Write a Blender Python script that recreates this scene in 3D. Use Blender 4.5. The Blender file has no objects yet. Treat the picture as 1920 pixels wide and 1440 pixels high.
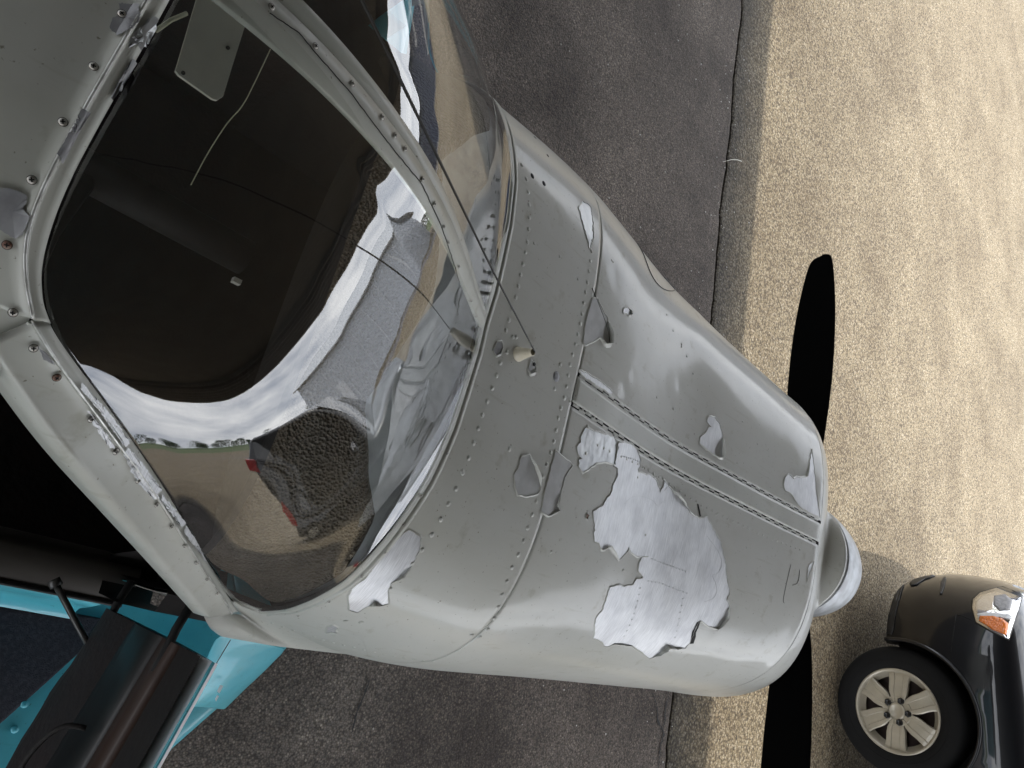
import bpy, bmesh, math, random
import numpy as np
from mathutils import Vector, Matrix
from mathutils.geometry import delaunay_2d_cdt
random.seed(7); rng = np.random.default_rng(7)
sc = bpy.context.scene
PI = math.pi
# ------------------------------------------------------------------ camera
# phone held on its side: the picture's right-hand side is "up" in the world
AR = np.array([[0.9216901, -0.23267755, -0.31040057],
               [0.38075112, 0.69579168, 0.60901767],
               [-0.07426939, 0.67951093, -0.72989654]])   # rows: world x,y,z of (right, up, forward)
CAM = np.array([0.43493849, -0.88211385, 2.25])
FPX = 1387.0
cd = bpy.data.cameras.new('camera'); cam = bpy.data.objects.new('camera', cd); sc.collection.objects.link(cam)
rt, up, fw = (Vector(AR[:, i]).normalized() for i in range(3))
up = (up - rt * up.dot(rt)).normalized(); fw = up.cross(rt).normalized() * (1 if up.cross(rt).dot(fw) > 0 else -1)
lx, ly, lz = up, -rt, -fw
cam.matrix_world = Matrix(((lx.x, ly.x, lz.x, CAM[0]), (lx.y, ly.y, lz.y, CAM[1]), (lx.z, ly.z, lz.z, CAM[2]), (0, 0, 0, 1)))
cd.sensor_width = 36; cd.lens = FPX / 1920 * 36; cd.clip_start = .02; cd.clip_end = 3000
sc.camera = cam
# ------------------------------------------------------------------ world and sun
SUN_EL, SUN_AZ = math.radians(66), math.radians(8)      # azimuth from +Y towards +X
w = bpy.data.worlds.new('World'); sc.world = w; w.use_nodes = True
nt = w.node_tree; nt.nodes.clear()
def N(nt, t, **k):
    n = nt.nodes.new(t)
    for a, b in k.items(): setattr(n, a, b)
    return n
sky = N(nt, 'ShaderNodeTexSky', sky_type='NISHITA'); sky.sun_disc = False
sky.sun_elevation = SUN_EL; sky.sun_rotation = SUN_AZ; sky.dust_density = 2.0
tc = N(nt, 'ShaderNodeTexCoord'); mp = N(nt, 'ShaderNodeMapping'); mp.inputs['Scale'].default_value = (1.6, 1.6, 6.5)
nz = N(nt, 'ShaderNodeTexNoise'); nz.inputs['Scale'].default_value = 2.0; nz.inputs['Detail'].default_value = 7; nz.inputs['Roughness'].default_value = .55
rp = N(nt, 'ShaderNodeValToRGB'); rp.color_ramp.elements[0].position = .34; rp.color_ramp.elements[1].position = .66
rp.color_ramp.elements[0].color = (8.2, 9.0, 10.6, 1); rp.color_ramp.elements[1].color = (19.8, 20.0, 20.3, 1)
mx = N(nt, 'ShaderNodeMix', data_type='RGBA'); mx.inputs[0].default_value = .92
bg = N(nt, 'ShaderNodeBackground'); bg.inputs['Strength'].default_value = .15; out = N(nt, 'ShaderNodeOutputWorld')
L = nt.links.new
L(tc.outputs['Generated'], mp.inputs['Vector']); L(mp.outputs[0], nz.inputs['Vector']); L(nz.outputs['Fac'], rp.inputs['Fac'])
L(sky.outputs[0], mx.inputs[6]); L(rp.outputs[0], mx.inputs[7]); L(mx.outputs[2], bg.inputs['Color']); L(bg.outputs[0], out.inputs[0])
sd = bpy.data.lights.new('sun', 'SUN'); sun = bpy.data.objects.new('sun', sd); sc.collection.objects.link(sun)
sd.energy = 2.0; sd.angle = math.radians(.6); sd.color = (1, .955, .88)
sv = Vector((math.cos(SUN_EL) * math.sin(SUN_AZ), math.cos(SUN_EL) * math.cos(SUN_AZ), math.sin(SUN_EL)))
sun.rotation_euler = sv.to_track_quat('Z', 'Y').to_euler()
sc.view_settings.view_transform = 'Standard'; sc.view_settings.look = 'None'
sc.view_settings.exposure = 0.78; sc.view_settings.gamma = 1.0
# ------------------------------------------------------------------ materials
M = {}
def mat(name, col, rough=.5, metal=0., coat=0., spec=.5, bumps=(), var=None, coatr=.05, alpha=None, trans=0):
    """bumps: list of (kind, scale, strength, distance); var: (scale, colour2, contrast lo, hi)"""
    m = bpy.data.materials.new(name); m.use_nodes = True; t = m.node_tree; b = t.nodes['Principled BSDF']
    b.inputs['Base Color'].default_value = (*col, 1); b.inputs['Roughness'].default_value = rough
    b.inputs['Metallic'].default_value = metal; b.inputs['Coat Weight'].default_value = coat
    b.inputs['Coat Roughness'].default_value = coatr; b.inputs['Specular IOR Level'].default_value = spec
    b.inputs['Transmission Weight'].default_value = trans
    tcn = N(t, 'ShaderNodeTexCoord'); last = None
    for kind, scale, st, dist in bumps:
        if kind == 'noise':
            x = N(t, 'ShaderNodeTexNoise'); x.inputs['Detail'].default_value = 4; o = x.outputs['Fac']
        elif kind == 'smooth':
            x = N(t, 'ShaderNodeTexNoise'); x.inputs['Detail'].default_value = 1; o = x.outputs['Fac']
        else:
            x = N(t, 'ShaderNodeTexVoronoi'); o = x.outputs['Distance']
        x.inputs['Scale'].default_value = scale; t.links.new(tcn.outputs['Object'], x.inputs['Vector'])
        bn = N(t, 'ShaderNodeBump'); bn.inputs['Strength'].default_value = st; bn.inputs['Distance'].default_value = dist
        t.links.new(o, bn.inputs['Height'])
        if last: t.links.new(last, bn.inputs['Normal'])
        last = bn.outputs[0]
    if last:
        t.links.new(last, b.inputs['Normal'])
        if coat: t.links.new(last, b.inputs['Coat Normal'])
    if var:
        x = N(t, 'ShaderNodeTexNoise'); x.inputs['Scale'].default_value = var[0]; x.inputs['Detail'].default_value = 6
        t.links.new(tcn.outputs['Object'], x.inputs['Vector'])
        r = N(t, 'ShaderNodeValToRGB'); r.color_ramp.elements[0].position = var[2]; r.color_ramp.elements[1].position = var[3]
        r.color_ramp.elements[0].color = (*col, 1); r.color_ramp.elements[1].color = (*var[1], 1)
        t.links.new(x.outputs['Fac'], r.inputs['Fac']); t.links.new(r.outputs[0], b.inputs['Base Color'])
    M[name] = m; return m
mat('grey_paint', (.53, .53, .49), .48, coat=.42, coatr=.10, bumps=[('smooth', 6, .07, .012), ('noise', 14, .03, .004), ('smooth', 38, .10, .0016)], var=(3, (.58, .575, .53), .35, .7))
mat('grey_frame', (.50, .505, .46), .42, coat=.4, coatr=.2, bumps=[('smooth', 30, .15, .002), ('noise', 300, .05, .0006)], var=(14, (.54, .54, .495), .4, .7))
mat('primer', (.25, .25, .26), .5, bumps=[('smooth', 90, .25, .001)], var=(60, (.33, .33, .34), .4, .6))
mat('light_primer', (.46, .46, .455), .45, coat=.2, bumps=[('smooth', 70, .2, .001)], var=(40, (.54, .54, .54), .4, .65))
mat('old_metal', (.42, .43, .44), .38, metal=.75, bumps=[('smooth', 55, .3, .003)], var=(30, (.56, .57, .57), .35, .65))
mat('screw_metal', (.50, .48, .44), .4, metal=.7, var=(90, (.30, .24, .20), .5, .8))
mat('rust', (.20, .09, .06), .7, var=(200, (.33, .25, .2), .4, .6))
mat('black_gap', (.006, .006, .006), .8)
mat('rubber', (.012, .012, .012), .6)
mat('teal_paint', (.05, .36, .45), .33, coat=.6, coatr=.1, bumps=[('smooth', 18, .35, .006), ('smooth', 60, .1, .002)], var=(8, (.075, .42, .50), .4, .7))
mat('wing_walk', (.012, .013, .022), .85, bumps=[('noise', 420, .8, .002), ('noise', 60, .4, .003)], var=(150, (.03, .032, .045), .45, .7))
mat('blade_black', (.002, .002, .002), .95, spec=.05)
mat('spinner_metal', (.27, .275, .28), .42, metal=.5, bumps=[('smooth', 25, .15, .003), ('noise', 300, .08, .0006)], var=(25, (.45, .47, .49), .4, .7))
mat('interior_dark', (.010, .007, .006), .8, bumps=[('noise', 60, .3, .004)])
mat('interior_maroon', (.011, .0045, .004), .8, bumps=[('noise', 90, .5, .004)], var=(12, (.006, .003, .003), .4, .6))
mat('interior_grey', (.05, .048, .044), .4, coat=.3, bumps=[('smooth', 30, .3, .003)])
mat('interior_brown', (.045, .022, .014), .55, coat=.1)
mat('door_gloss', (.009, .0085, .008), .5, coat=.15, coatr=.2, bumps=[('smooth', 12, .3, .005)])
mat('sill_panel', (.085, .075, .066), .45, bumps=[('smooth', 30, .3, .003)])
mat('visor', (.62, .60, .53), .4, var=(30, (.68, .66, .58), .4, .6))
mat('ivory', (.62, .56, .43), .35, coat=.5, coatr=.1, var=(40, (.45, .38, .26), .5, .8))
mat('wire', (.03, .028, .026), .5, metal=.6)
mat('yellow_cord', (.36, .35, .24), .5)
mat('chrome', (.75, .75, .76), .12, metal=1)
mat('suv_black', (.003, .0035, .005), .3, spec=.2, coat=.8, coatr=.03)
mat('suv_trim', (.012, .012, .012), .55, bumps=[('noise', 300, .2, .001)])
mat('suv_glass', (.01, .012, .013), .05, spec=.8)
mat('tyre', (.0055, .0055, .0055), .8, spec=.25, bumps=[('noise', 120, .25, .002)])
mat('rim_paint', (.42, .38, .30), .35, metal=.25, coat=.4, var=(12, (.36, .33, .26), .4, .7))
mat('rim_dark', (.06, .04, .035), .6)
mat('nut', (.04, .04, .04), .25, metal=.8)
mat('amber', (.75, .19, .02), .15, coat=1, bumps=[('voronoi', 90, .6, .004)])
mat('tail_red', (.5, .01, .01), .15, coat=1)
mat('hangar_under', (.20, .19, .175), .7, var=(3, (.24, .23, .21), .4, .7))
mat('purlin', (.30, .28, .26), .6)
mat('white_trim', (.75, .77, .79), .4)
mat('white_metal_wall', (.55, .58, .62), .45, bumps=[('smooth', 4, .1, .01)])
mat('navy_wall', (.022, .032, .065), .5)
mat('roof_metal', (.62, .65, .68), .35, metal=.3)
mat('concrete_band', (.30, .30, .30), .8, var=(2, (.38, .37, .35), .4, .6))
def grime(name, spots=True):
    m = M[name]; t = m.node_tree; b = t.nodes['Principled BSDF']; src = b.inputs['Base Color'].links[0].from_socket; tcn = N(t, 'ShaderNodeTexCoord')
    def layer(src, scale, sc3, lo, hi, col, detail=6, rough=.6):
        mpn = N(t, 'ShaderNodeMapping'); mpn.inputs['Scale'].default_value = sc3; x = N(t, 'ShaderNodeTexNoise'); x.inputs['Scale'].default_value = scale; x.inputs['Detail'].default_value = detail; x.inputs['Roughness'].default_value = rough
        r = N(t, 'ShaderNodeValToRGB'); r.color_ramp.elements[0].position = lo; r.color_ramp.elements[1].position = hi; r.color_ramp.elements[0].color = (1, 1, 1, 1); r.color_ramp.elements[1].color = (*col, 1)
        mm = N(t, 'ShaderNodeMix', data_type='RGBA', blend_type='MULTIPLY'); mm.inputs[0].default_value = 1
        t.links.new(tcn.outputs['Object'], mpn.inputs[0]); t.links.new(mpn.outputs[0], x.inputs['Vector']); t.links.new(x.outputs['Fac'], r.inputs['Fac']); t.links.new(src, mm.inputs[6]); t.links.new(r.outputs[0], mm.inputs[7]); return mm.outputs[2], x
    src, _ = layer(src, 4, (1, .35, 1), .45, .75, (.86, .85, .80)); src, sx = layer(src, 26, (1, 1, 1), .60, .74, (.80, .78, .72)); src, _ = layer(src, 190, (1, 1, 1), .70, .76, (.45, .42, .36), 2, .5); src, _ = layer(src, 60, (1.6, .12, 1), .62, .72, (.90, .89, .86), 3)
    t.links.new(src, b.inputs['Base Color'])
    rr = N(t, 'ShaderNodeMapRange'); rr.inputs['To Min'].default_value = .38; rr.inputs['To Max'].default_value = .62; t.links.new(sx.outputs['Fac'], rr.inputs['Value']); t.links.new(rr.outputs[0], b.inputs['Roughness'])
grime('grey_paint'); grime('grey_frame'); grime('teal_paint')
# brushed bare aluminium: thin streaks along the aircraft
def brushed(name, col, rough):
    m = mat(name, col, rough, metal=.8); t = m.node_tree; b = t.nodes['Principled BSDF']
    tcn = N(t, 'ShaderNodeTexCoord'); mpn = N(t, 'ShaderNodeMapping'); mpn.inputs['Scale'].default_value = (40, 900, 40); mpn.inputs['Rotation'].default_value = (0, 0, .12)
    x = N(t, 'ShaderNodeTexNoise'); x.inputs['Scale'].default_value = 1; x.inputs['Detail'].default_value = 3
    y = N(t, 'ShaderNodeTexNoise'); y.inputs['Scale'].default_value = 22; y.inputs['Detail'].default_value = 5
    t.links.new(tcn.outputs['Object'], mpn.inputs[0]); t.links.new(mpn.outputs[0], x.inputs['Vector']); t.links.new(tcn.outputs['Object'], y.inputs['Vector'])
    r = N(t, 'ShaderNodeValToRGB'); r.color_ramp.elements[0].position = .3; r.color_ramp.elements[1].position = .7
    r.color_ramp.elements[0].color = (*[c * .8 for c in col], 1); r.color_ramp.elements[1].color = (*[min(1, c * 1.12) for c in col], 1)
    t.links.new(x.outputs['Fac'], r.inputs['Fac'])
    mm = N(t, 'ShaderNodeMix', data_type='RGBA', blend_type='MULTIPLY'); mm.inputs[0].default_value = .5
    r2 = N(t, 'ShaderNodeValToRGB'); r2.color_ramp.elements[0].position = .35; r2.color_ramp.elements[1].position = .6
    r2.color_ramp.elements[0].color = (.72, .72, .74, 1); r2.color_ramp.elements[1].color = (1, 1, 1, 1)
    t.links.new(y.outputs['Fac'], r2.inputs['Fac']); t.links.new(r.outputs[0], mm.inputs[6]); t.links.new(r2.outputs[0], mm.inputs[7])
    t.links.new(mm.outputs[2], b.inputs['Base Color'])
    bn = N(t, 'ShaderNodeBump'); bn.inputs['Strength'].default_value = .12; bn.inputs['Distance'].default_value = .0006
    b2 = N(t, 'ShaderNodeBump'); b2.inputs['Strength'].default_value = .35; b2.inputs['Distance'].default_value = .003
    z = N(t, 'ShaderNodeTexNoise'); z.inputs['Scale'].default_value = 16; z.inputs['Detail'].default_value = 1
    t.links.new(tcn.outputs['Object'], z.inputs['Vector']); t.links.new(z.outputs['Fac'], b2.inputs['Height'])
    t.links.new(x.outputs['Fac'], bn.inputs['Height']); t.links.new(b2.outputs[0], bn.inputs['Normal']); t.links.new(bn.outputs[0], b.inputs['Normal'])
    return m
mat('bead_glint_metal', (.72, .72, .70), .3, metal=.5, var=(60, (.45, .45, .42), .45, .6))
brushed('bare_metal', (.66, .665, .675), .48)
mat('deck_metal', (.55, .57, .59), .45, metal=.15, bumps=[('smooth', 40, .3, .003)], var=(30, (.42, .43, .45), .4, .65))
# clear plastic for windshield: fresnel mix of sharp reflection and see-through
def glass(name, ior, tint):
    m = bpy.data.materials.new(name); m.use_nodes = True; t = m.node_tree; t.nodes.clear()
    o = N(t, 'ShaderNodeOutputMaterial'); f = N(t, 'ShaderNodeFresnel'); f.inputs['IOR'].default_value = ior
    g = N(t, 'ShaderNodeBsdfGlossy'); g.inputs['Roughness'].default_value = 0.0; g.inputs['Color'].default_value = (1, 1, 1, 1)
    r = N(t, 'ShaderNodeBsdfTransparent'); r.inputs['Color'].default_value = (*tint, 1); mix = N(t, 'ShaderNodeMixShader')
    tcn = N(t, 'ShaderNodeTexCoord'); x = N(t, 'ShaderNodeTexNoise'); x.inputs['Scale'].default_value = 5; x.inputs['Detail'].default_value = 0
    bn = N(t, 'ShaderNodeBump'); bn.inputs['Strength'].default_value = .12; bn.inputs['Distance'].default_value = .004
    t.links.new(tcn.outputs['Object'], x.inputs['Vector']); t.links.new(x.outputs['Fac'], bn.inputs['Height'])
    bn.inputs['Strength'].default_value = .0
    ge = N(t, 'ShaderNodeNewGeometry'); sb = N(t, 'ShaderNodeMath', operation='SUBTRACT'); sb.inputs[0].default_value = 1; t.links.new(ge.outputs['Backfacing'], sb.inputs[1])
    ml = N(t, 'ShaderNodeMath', operation='MULTIPLY'); t.links.new(sb.outputs[0], ml.inputs[0]); t.links.new(f.outputs[0], ml.inputs[1])
    t.links.new(ml.outputs[0], mix.inputs[0]); t.links.new(r.outputs[0], mix.inputs[1]); t.links.new(g.outputs[0], mix.inputs[2]); t.links.new(mix.outputs[0], o.inputs[0])
    M[name] = m; return m
glass('windshield_glass', 2.05, (.93, .94, .93)); glass('lamp_glass', 1.5, (.95, .95, .95))
# leatherette
m = mat('leatherette', (.085, .065, .045), .5, bumps=[('voronoi', 230, 1., .005), ('smooth', 12, .5, .02)], var=(9, (.12, .09, .06), .35, .7))
# asphalt in the hangar's shade
def aggregate(name, base, cols, scale, bump, rough=.85, joint_band=None):
    m = bpy.data.materials.new(name); m.use_nodes = True; t = m.node_tree; b = t.nodes['Principled BSDF']; b.inputs['Roughness'].default_value = rough
    b.inputs['Specular IOR Level'].default_value = .3
    tcn = N(t, 'ShaderNodeTexCoord'); v = N(t, 'ShaderNodeTexVoronoi'); v.inputs['Scale'].default_value = scale
    t.links.new(tcn.outputs['Object'], v.inputs['Vector'])
    r = N(t, 'ShaderNodeValToRGB'); r.color_ramp.interpolation = 'LINEAR'
    while len(r.color_ramp.elements) < len(cols): r.color_ramp.elements.new(.5)
    for e, (p, c) in zip(r.color_ramp.elements, cols): e.position = p; e.color = (*c, 1)
    sp = N(t, 'ShaderNodeSeparateColor'); t.links.new(v.outputs['Color'], sp.inputs[0]); t.links.new(sp.outputs[0], r.inputs['Fac'])
    big = N(t, 'ShaderNodeTexNoise'); big.inputs['Scale'].default_value = 1.3; big.inputs['Detail'].default_value = 9; big.inputs['Roughness'].default_value = .62
    t.links.new(tcn.outputs['Object'], big.inputs['Vector'])
    r2 = N(t, 'ShaderNodeValToRGB'); r2.color_ramp.elements[0].position = .36; r2.color_ramp.elements[1].position = .64
    r2.color_ramp.elements[0].color = (*base[0], 1); r2.color_ramp.elements[1].color = (*base[1], 1)
    t.links.new(big.outputs['Fac'], r2.inputs['Fac'])
    mm = N(t, 'ShaderNodeMix', data_type='RGBA', blend_type='MULTIPLY'); mm.inputs[0].default_value = 1
    t.links.new(r.outputs[0], mm.inputs[6]); t.links.new(r2.outputs[0], mm.inputs[7]); last = mm.outputs[2]
    # dark gaps between stones
    edge = N(t, 'ShaderNodeValToRGB'); edge.color_ramp.elements[0].position = .35; edge.color_ramp.elements[1].position = .75
    edge.color_ramp.elements[0].color = (1, 1, 1, 1); edge.color_ramp.elements[1].color = (.42, .40, .38, 1)
    t.links.new(v.outputs['Distance'], edge.inputs['Fac'])
    m3 = N(t, 'ShaderNodeMix', data_type='RGBA', blend_type='MULTIPLY'); m3.inputs[0].default_value = 1
    t.links.new(last, m3.inputs[6]); t.links.new(edge.outputs[0], m3.inputs[7]); last = m3.outputs[2]
    if joint_band:      # darker, greyer band along the joint with the asphalt, fading away from it
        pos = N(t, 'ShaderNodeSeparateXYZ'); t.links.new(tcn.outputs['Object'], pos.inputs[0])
        a = N(t, 'ShaderNodeMath', operation='MULTIPLY_ADD'); a.inputs[1].default_value = -joint_band[0]; t.links.new(pos.outputs['X'], a.inputs[0]); t.links.new(pos.outputs['Y'], a.inputs[2])
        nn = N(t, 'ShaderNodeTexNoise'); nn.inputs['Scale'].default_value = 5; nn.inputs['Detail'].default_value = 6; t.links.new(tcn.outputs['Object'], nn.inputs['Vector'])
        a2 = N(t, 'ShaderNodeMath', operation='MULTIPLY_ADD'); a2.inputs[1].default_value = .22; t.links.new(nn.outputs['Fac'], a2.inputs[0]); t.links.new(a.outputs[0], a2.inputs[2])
        mr = N(t, 'ShaderNodeMapRange'); mr.inputs['From Min'].default_value = joint_band[1]; mr.inputs['From Max'].default_value = joint_band[2]
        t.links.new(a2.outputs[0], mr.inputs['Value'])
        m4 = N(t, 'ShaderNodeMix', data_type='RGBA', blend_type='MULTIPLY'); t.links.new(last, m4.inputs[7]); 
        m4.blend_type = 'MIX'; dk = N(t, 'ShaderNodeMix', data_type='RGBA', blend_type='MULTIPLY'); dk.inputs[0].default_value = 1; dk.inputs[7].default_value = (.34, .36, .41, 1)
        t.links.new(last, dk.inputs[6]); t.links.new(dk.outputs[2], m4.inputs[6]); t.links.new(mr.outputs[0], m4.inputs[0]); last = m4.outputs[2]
    t.links.new(last, b.inputs['Base Color'])
    h = N(t, 'ShaderNodeBump'); h.invert = True; h.inputs['Strength'].default_value = bump; h.inputs['Distance'].default_value = .004
    t.links.new(v.outputs['Distance'], h.inputs['Height'])
    n2 = N(t, 'ShaderNodeTexNoise'); n2.inputs['Scale'].default_value = 28; n2.inputs['Detail'].default_value = 8
    t.links.new(tcn.outputs['Object'], n2.inputs['Vector']); h2 = N(t, 'ShaderNodeBump'); h2.inputs['Strength'].default_value = .5; h2.inputs['Distance'].default_value = .012
    t.links.new(n2.outputs['Fac'], h2.inputs['Height']); t.links.new(h.outputs[0], h2.inputs['Normal']); t.links.new(h2.outputs[0], b.inputs['Normal'])
    M[name] = m; return m
aggregate('asphalt', ((.060, .048, .040), (.168, .144, .125)), [(0, (.55, .55, .56)), (.55, (.95, .93, .9)), (.93, (1.2, 1.15, 1.1)), (.985, (1.8, 1.8, 1.7))], 150, .8, .8)
aggregate('tan_gravel', ((.57, .52, .44), (.84, .80, .71)), [(0, (.12, .10, .075)), (.35, (.275, .226, .152)), (.7, (.35, .300, .214)), (1, (.49, .445, .365))], 92, .9, .8, joint_band=(.1042, 2.62, 2.98))
aggregate('old_strip', ((.16, .16, .17), (.34, .33, .33)), [(0, (.6, .6, .6)), (1, (1.1, 1.05, 1.0))], 60, .6, .85)
mat('grit', (.30, .28, .25), .8, var=(3, (.55, .54, .5), .4, .6))
mat('grass', (.05, .085, .022), .9, var=(.5, (.085, .12, .035), .4, .6), bumps=[('noise', 8, .6, .1)])
mat('tree_leaf', (.030, .050, .020), .8, var=(.7, (.05, .075, .03), .4, .6))
mat('bark', (.08, .06, .045), .9)
# ------------------------------------------------------------------ mesh helpers
COL = sc.collection
def obj(name, verts, faces, m, parent=None, smooth=True, kind=None, mats=None, fm=None):
    me = bpy.data.meshes.new(name); me.from_pydata([tuple(map(float, v)) for v in verts], [], faces)
    for q in (mats or [m]): me.materials.append(M[q] if isinstance(q, str) else q)
    if fm is not None: me.polygons.foreach_set('material_index', fm)
    if smooth: me.polygons.foreach_set('use_smooth', [True] * len(me.polygons))
    me.update(); o = bpy.data.objects.new(name, me); COL.objects.link(o)
    if parent is not None: o.parent = parent
    if kind: o['kind'] = kind
    return o
def empty(name, label, cat, loc=(0, 0, 0), rz=0, group=None):
    o = bpy.data.objects.new(name, None); COL.objects.link(o); o.location = loc; o.rotation_euler = (0, 0, rz); o.empty_display_size = .2
    o['label'] = label; o['category'] = cat
    if group: o['group'] = group
    return o
def tag(o, label, cat, group=None):
    o['label'] = label; o['category'] = cat
    if group: o['group'] = group
    return o
def grid_faces(nu, nv, closed_u=False, flip=False):
    f = []
    for i in range(nu if closed_u else nu - 1):
        for j in range(nv - 1):
            a, b = i * nv + j, ((i + 1) % nu) * nv + j
            q = (a, b, b + 1, a + 1)
            f.append(q[::-1] if flip else q)
    return f
def grid(name, P, m, parent=None, closed_u=False, flip=False, **k):
    nu, nv = P.shape[:2]
    return obj(name, P.reshape(-1, 3), grid_faces(nu, nv, closed_u, flip), m, parent, **k)
def solid(o, th, off=-1):
    md = o.modifiers.new('solid', 'SOLIDIFY'); md.thickness = th; md.offset = off; md.use_even_offset = False; return o
def bevel(o, wd, seg=2):
    md = o.modifiers.new('bevel', 'BEVEL'); md.width = wd; md.segments = seg; md.limit_method = 'ANGLE'; return o
def boxv(x0, x1, y0, y1, z0, z1):
    return [(x0, y0, z0), (x1, y0, z0), (x1, y1, z0), (x0, y1, z0), (x0, y0, z1), (x1, y0, z1), (x1, y1, z1), (x0, y1, z1)], \
           [(0, 3, 2, 1), (4, 5, 6, 7), (0, 1, 5, 4), (1, 2, 6, 5), (2, 3, 7, 6), (3, 0, 4, 7)]
def box(name, x0, x1, y0, y1, z0, z1, m, parent=None, bv=0, **k):
    v, f = boxv(x0, x1, y0, y1, z0, z1); o = obj(name, v, f, m, parent, smooth=False, **k)
    if bv: bevel(o, bv)
    return o
def tube(name, pts, r, m, parent=None, n=10, caps=True, **k):
    pts = np.array(pts, float); rr = np.broadcast_to(np.array(r, float), (len(pts),)); V = []; up0 = np.array([0, 0, 1.])
    for i, p in enumerate(pts):
        t = pts[min(i + 1, len(pts) - 1)] - pts[max(i - 1, 0)]; t /= np.linalg.norm(t) + 1e-12
        a = np.cross(t, up0 if abs(t[2]) < .95 else np.array([1., 0, 0])); a /= np.linalg.norm(a); b = np.cross(t, a)
        for j in range(n):
            th = 2 * PI * j / n; V.append(p + rr[i] * (a * math.cos(th) + b * math.sin(th)))
    F = []
    for i in range(len(pts) - 1):
        for j in range(n): F.append((i * n + j, i * n + (j + 1) % n, (i + 1) * n + (j + 1) % n, (i + 1) * n + j))
    if caps: F += [tuple(range(n))[::-1], tuple(range((len(pts) - 1) * n, len(pts) * n))]
    return obj(name, V, F, m, parent, **k)
def lathe(name, prof, centre, axis, m, parent=None, n=48, **k):
    """prof: list of (r, h) along axis 'y' or 'z'"""
    V = []
    for r, h in prof:
        for j in range(n):
            a = 2 * PI * j / n; c, s = r * math.cos(a), r * math.sin(a)
            V.append((centre[0] + c, centre[1] + h, centre[2] + s) if axis == 'y' else (centre[0] + c, centre[1] + s, centre[2] + h))
    F = []
    for i in range(len(prof) - 1):
        for j in range(n): F.append((i * n + j, (i + 1) * n + j, (i + 1) * n + (j + 1) % n, i * n + (j + 1) % n))
    return obj(name, V, F, m, parent, **k)
def resample(pts, n):
    pts = np.array(pts, float); d = np.r_[0, np.cumsum(np.linalg.norm(np.diff(pts, axis=0), axis=1))]
    t = np.linspace(0, d[-1], n); return np.stack([np.interp(t, d, pts[:, i]) for i in range(pts.shape[1])], 1)
def smooth_curve(pts, n, it=2):
    p = np.array(pts, float)
    for _ in range(it):   # Chaikin, ends kept
        q = [p[0]]
        for a, b in zip(p[:-1], p[1:]): q += [a * .75 + b * .25, a * .25 + b * .75]
        q.append(p[-1]); p = np.array(q)
    return resample(p, n)
# ------------------------------------------------------------------ sight lines: where a spot seen in the photo lies on a surface of the place
def ray(px, py):
    d = AR @ np.array([(py - 720) / FPX, (960 - (1920 - px)) / FPX, 1.]); return d / np.linalg.norm(d)
def on_plane(q, ax, val):
    d = ray(*q); return CAM + (val - CAM[ax]) / d[ax] * d
def on_surf(q, f, lo=.25, hi=3.3):
    d = ray(*q); t = np.linspace(lo, hi, 1600); g = f(CAM + t[:, None] * d); k = np.where(g < 0)[0]
    if len(k) == 0: return CAM + t[g.argmin()] * d
    a, b = t[max(k[0] - 1, 0)], t[k[0]]
    for _ in range(14):
        mth = (a + b) / 2
        if f((CAM + mth * d)[None])[0] < 0: b = mth
        else: a = mth
    return CAM + b * d
# ------------------------------------------------------------------ fuselage shape
YB = np.array([-.45, 0, .45, .75, 1.0]); ZC = 1.2
VW = [0.5055, 0.5473, 0.5265, 0.5069, 0.4935]; VZ = [1.4133, 1.3629, 1.3131, 1.321, 1.3344]
VB = [0.554, 0.5697, 0.5676, 0.5858, 0.6427]; VN = [3.5907, 3.8498, 3.5303, 3.3164, 3.2288]
Y1, YE, PW, PZ = 1.0345, 1.2886, 4.652, 1.3205
def pchip(ys, x):
    xs = YB; ys = np.array(ys, float); h = np.diff(xs); d = np.diff(ys) / h; m_ = np.zeros(5)
    for i in range(1, 4):
        if d[i - 1] * d[i] > 0: m_[i] = 2 * d[i - 1] * d[i] / (d[i - 1] + d[i])
    m_[0] = d[0]; m_[-1] = d[-1]
    x = np.clip(x, xs[0], xs[-1]); i = np.clip(np.searchsorted(xs, x) - 1, 0, 3); t = (x - xs[i]) / h[i]
    return (2*t**3-3*t**2+1)*ys[i]+(t**3-2*t**2+t)*h[i]*m_[i]+(-2*t**3+3*t**2)*ys[i+1]+(t**3-t**2)*h[i]*m_[i+1]
def prm(y):
    y = np.asarray(y, float); w_, zt, b, n = [pchip(q, y) for q in (VW, VZ, VB, VN)]
    e = np.maximum(y - 1.0, 0); w_ = w_ + (VW[4] - VW[3]) / .25 * e; zt = zt + (VZ[4] - VZ[3]) / .25 * e
    t = np.clip((y - Y1) / (YE - Y1), 0, .999); sw = (1 - t**PW)**(1/PW); sz = (1 - t**PZ)**(1/PZ)
    return w_ * sw, ZC + (zt - ZC) * sz, b * (.35 + .65 * sz), n
def G(P):
    w_, zt, b, n = prm(P[:, 1]); z = P[:, 2] - (zt - b); zz = np.maximum(z, 0); zl = np.maximum(-z, 0)
    return ((np.abs(P[:, 0]) / w_)**n + (zz / b)**n + (zl / .42)**n)**(1 / n) * w_ - w_
def SH(P):
    zz = np.maximum(P[:, 2] - 1.2, 0); n = 2.6
    return (((np.abs(P[:, 0]) / .53)**n + (zz / .51)**n)**(1 / n) - 1) * .53
BUMPS = [(rng.uniform(-.45, .45), rng.uniform(-.15, 1.15), rng.uniform(.012, .03), rng.uniform(-.0008, .0007)) for _ in range(40)]
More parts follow.
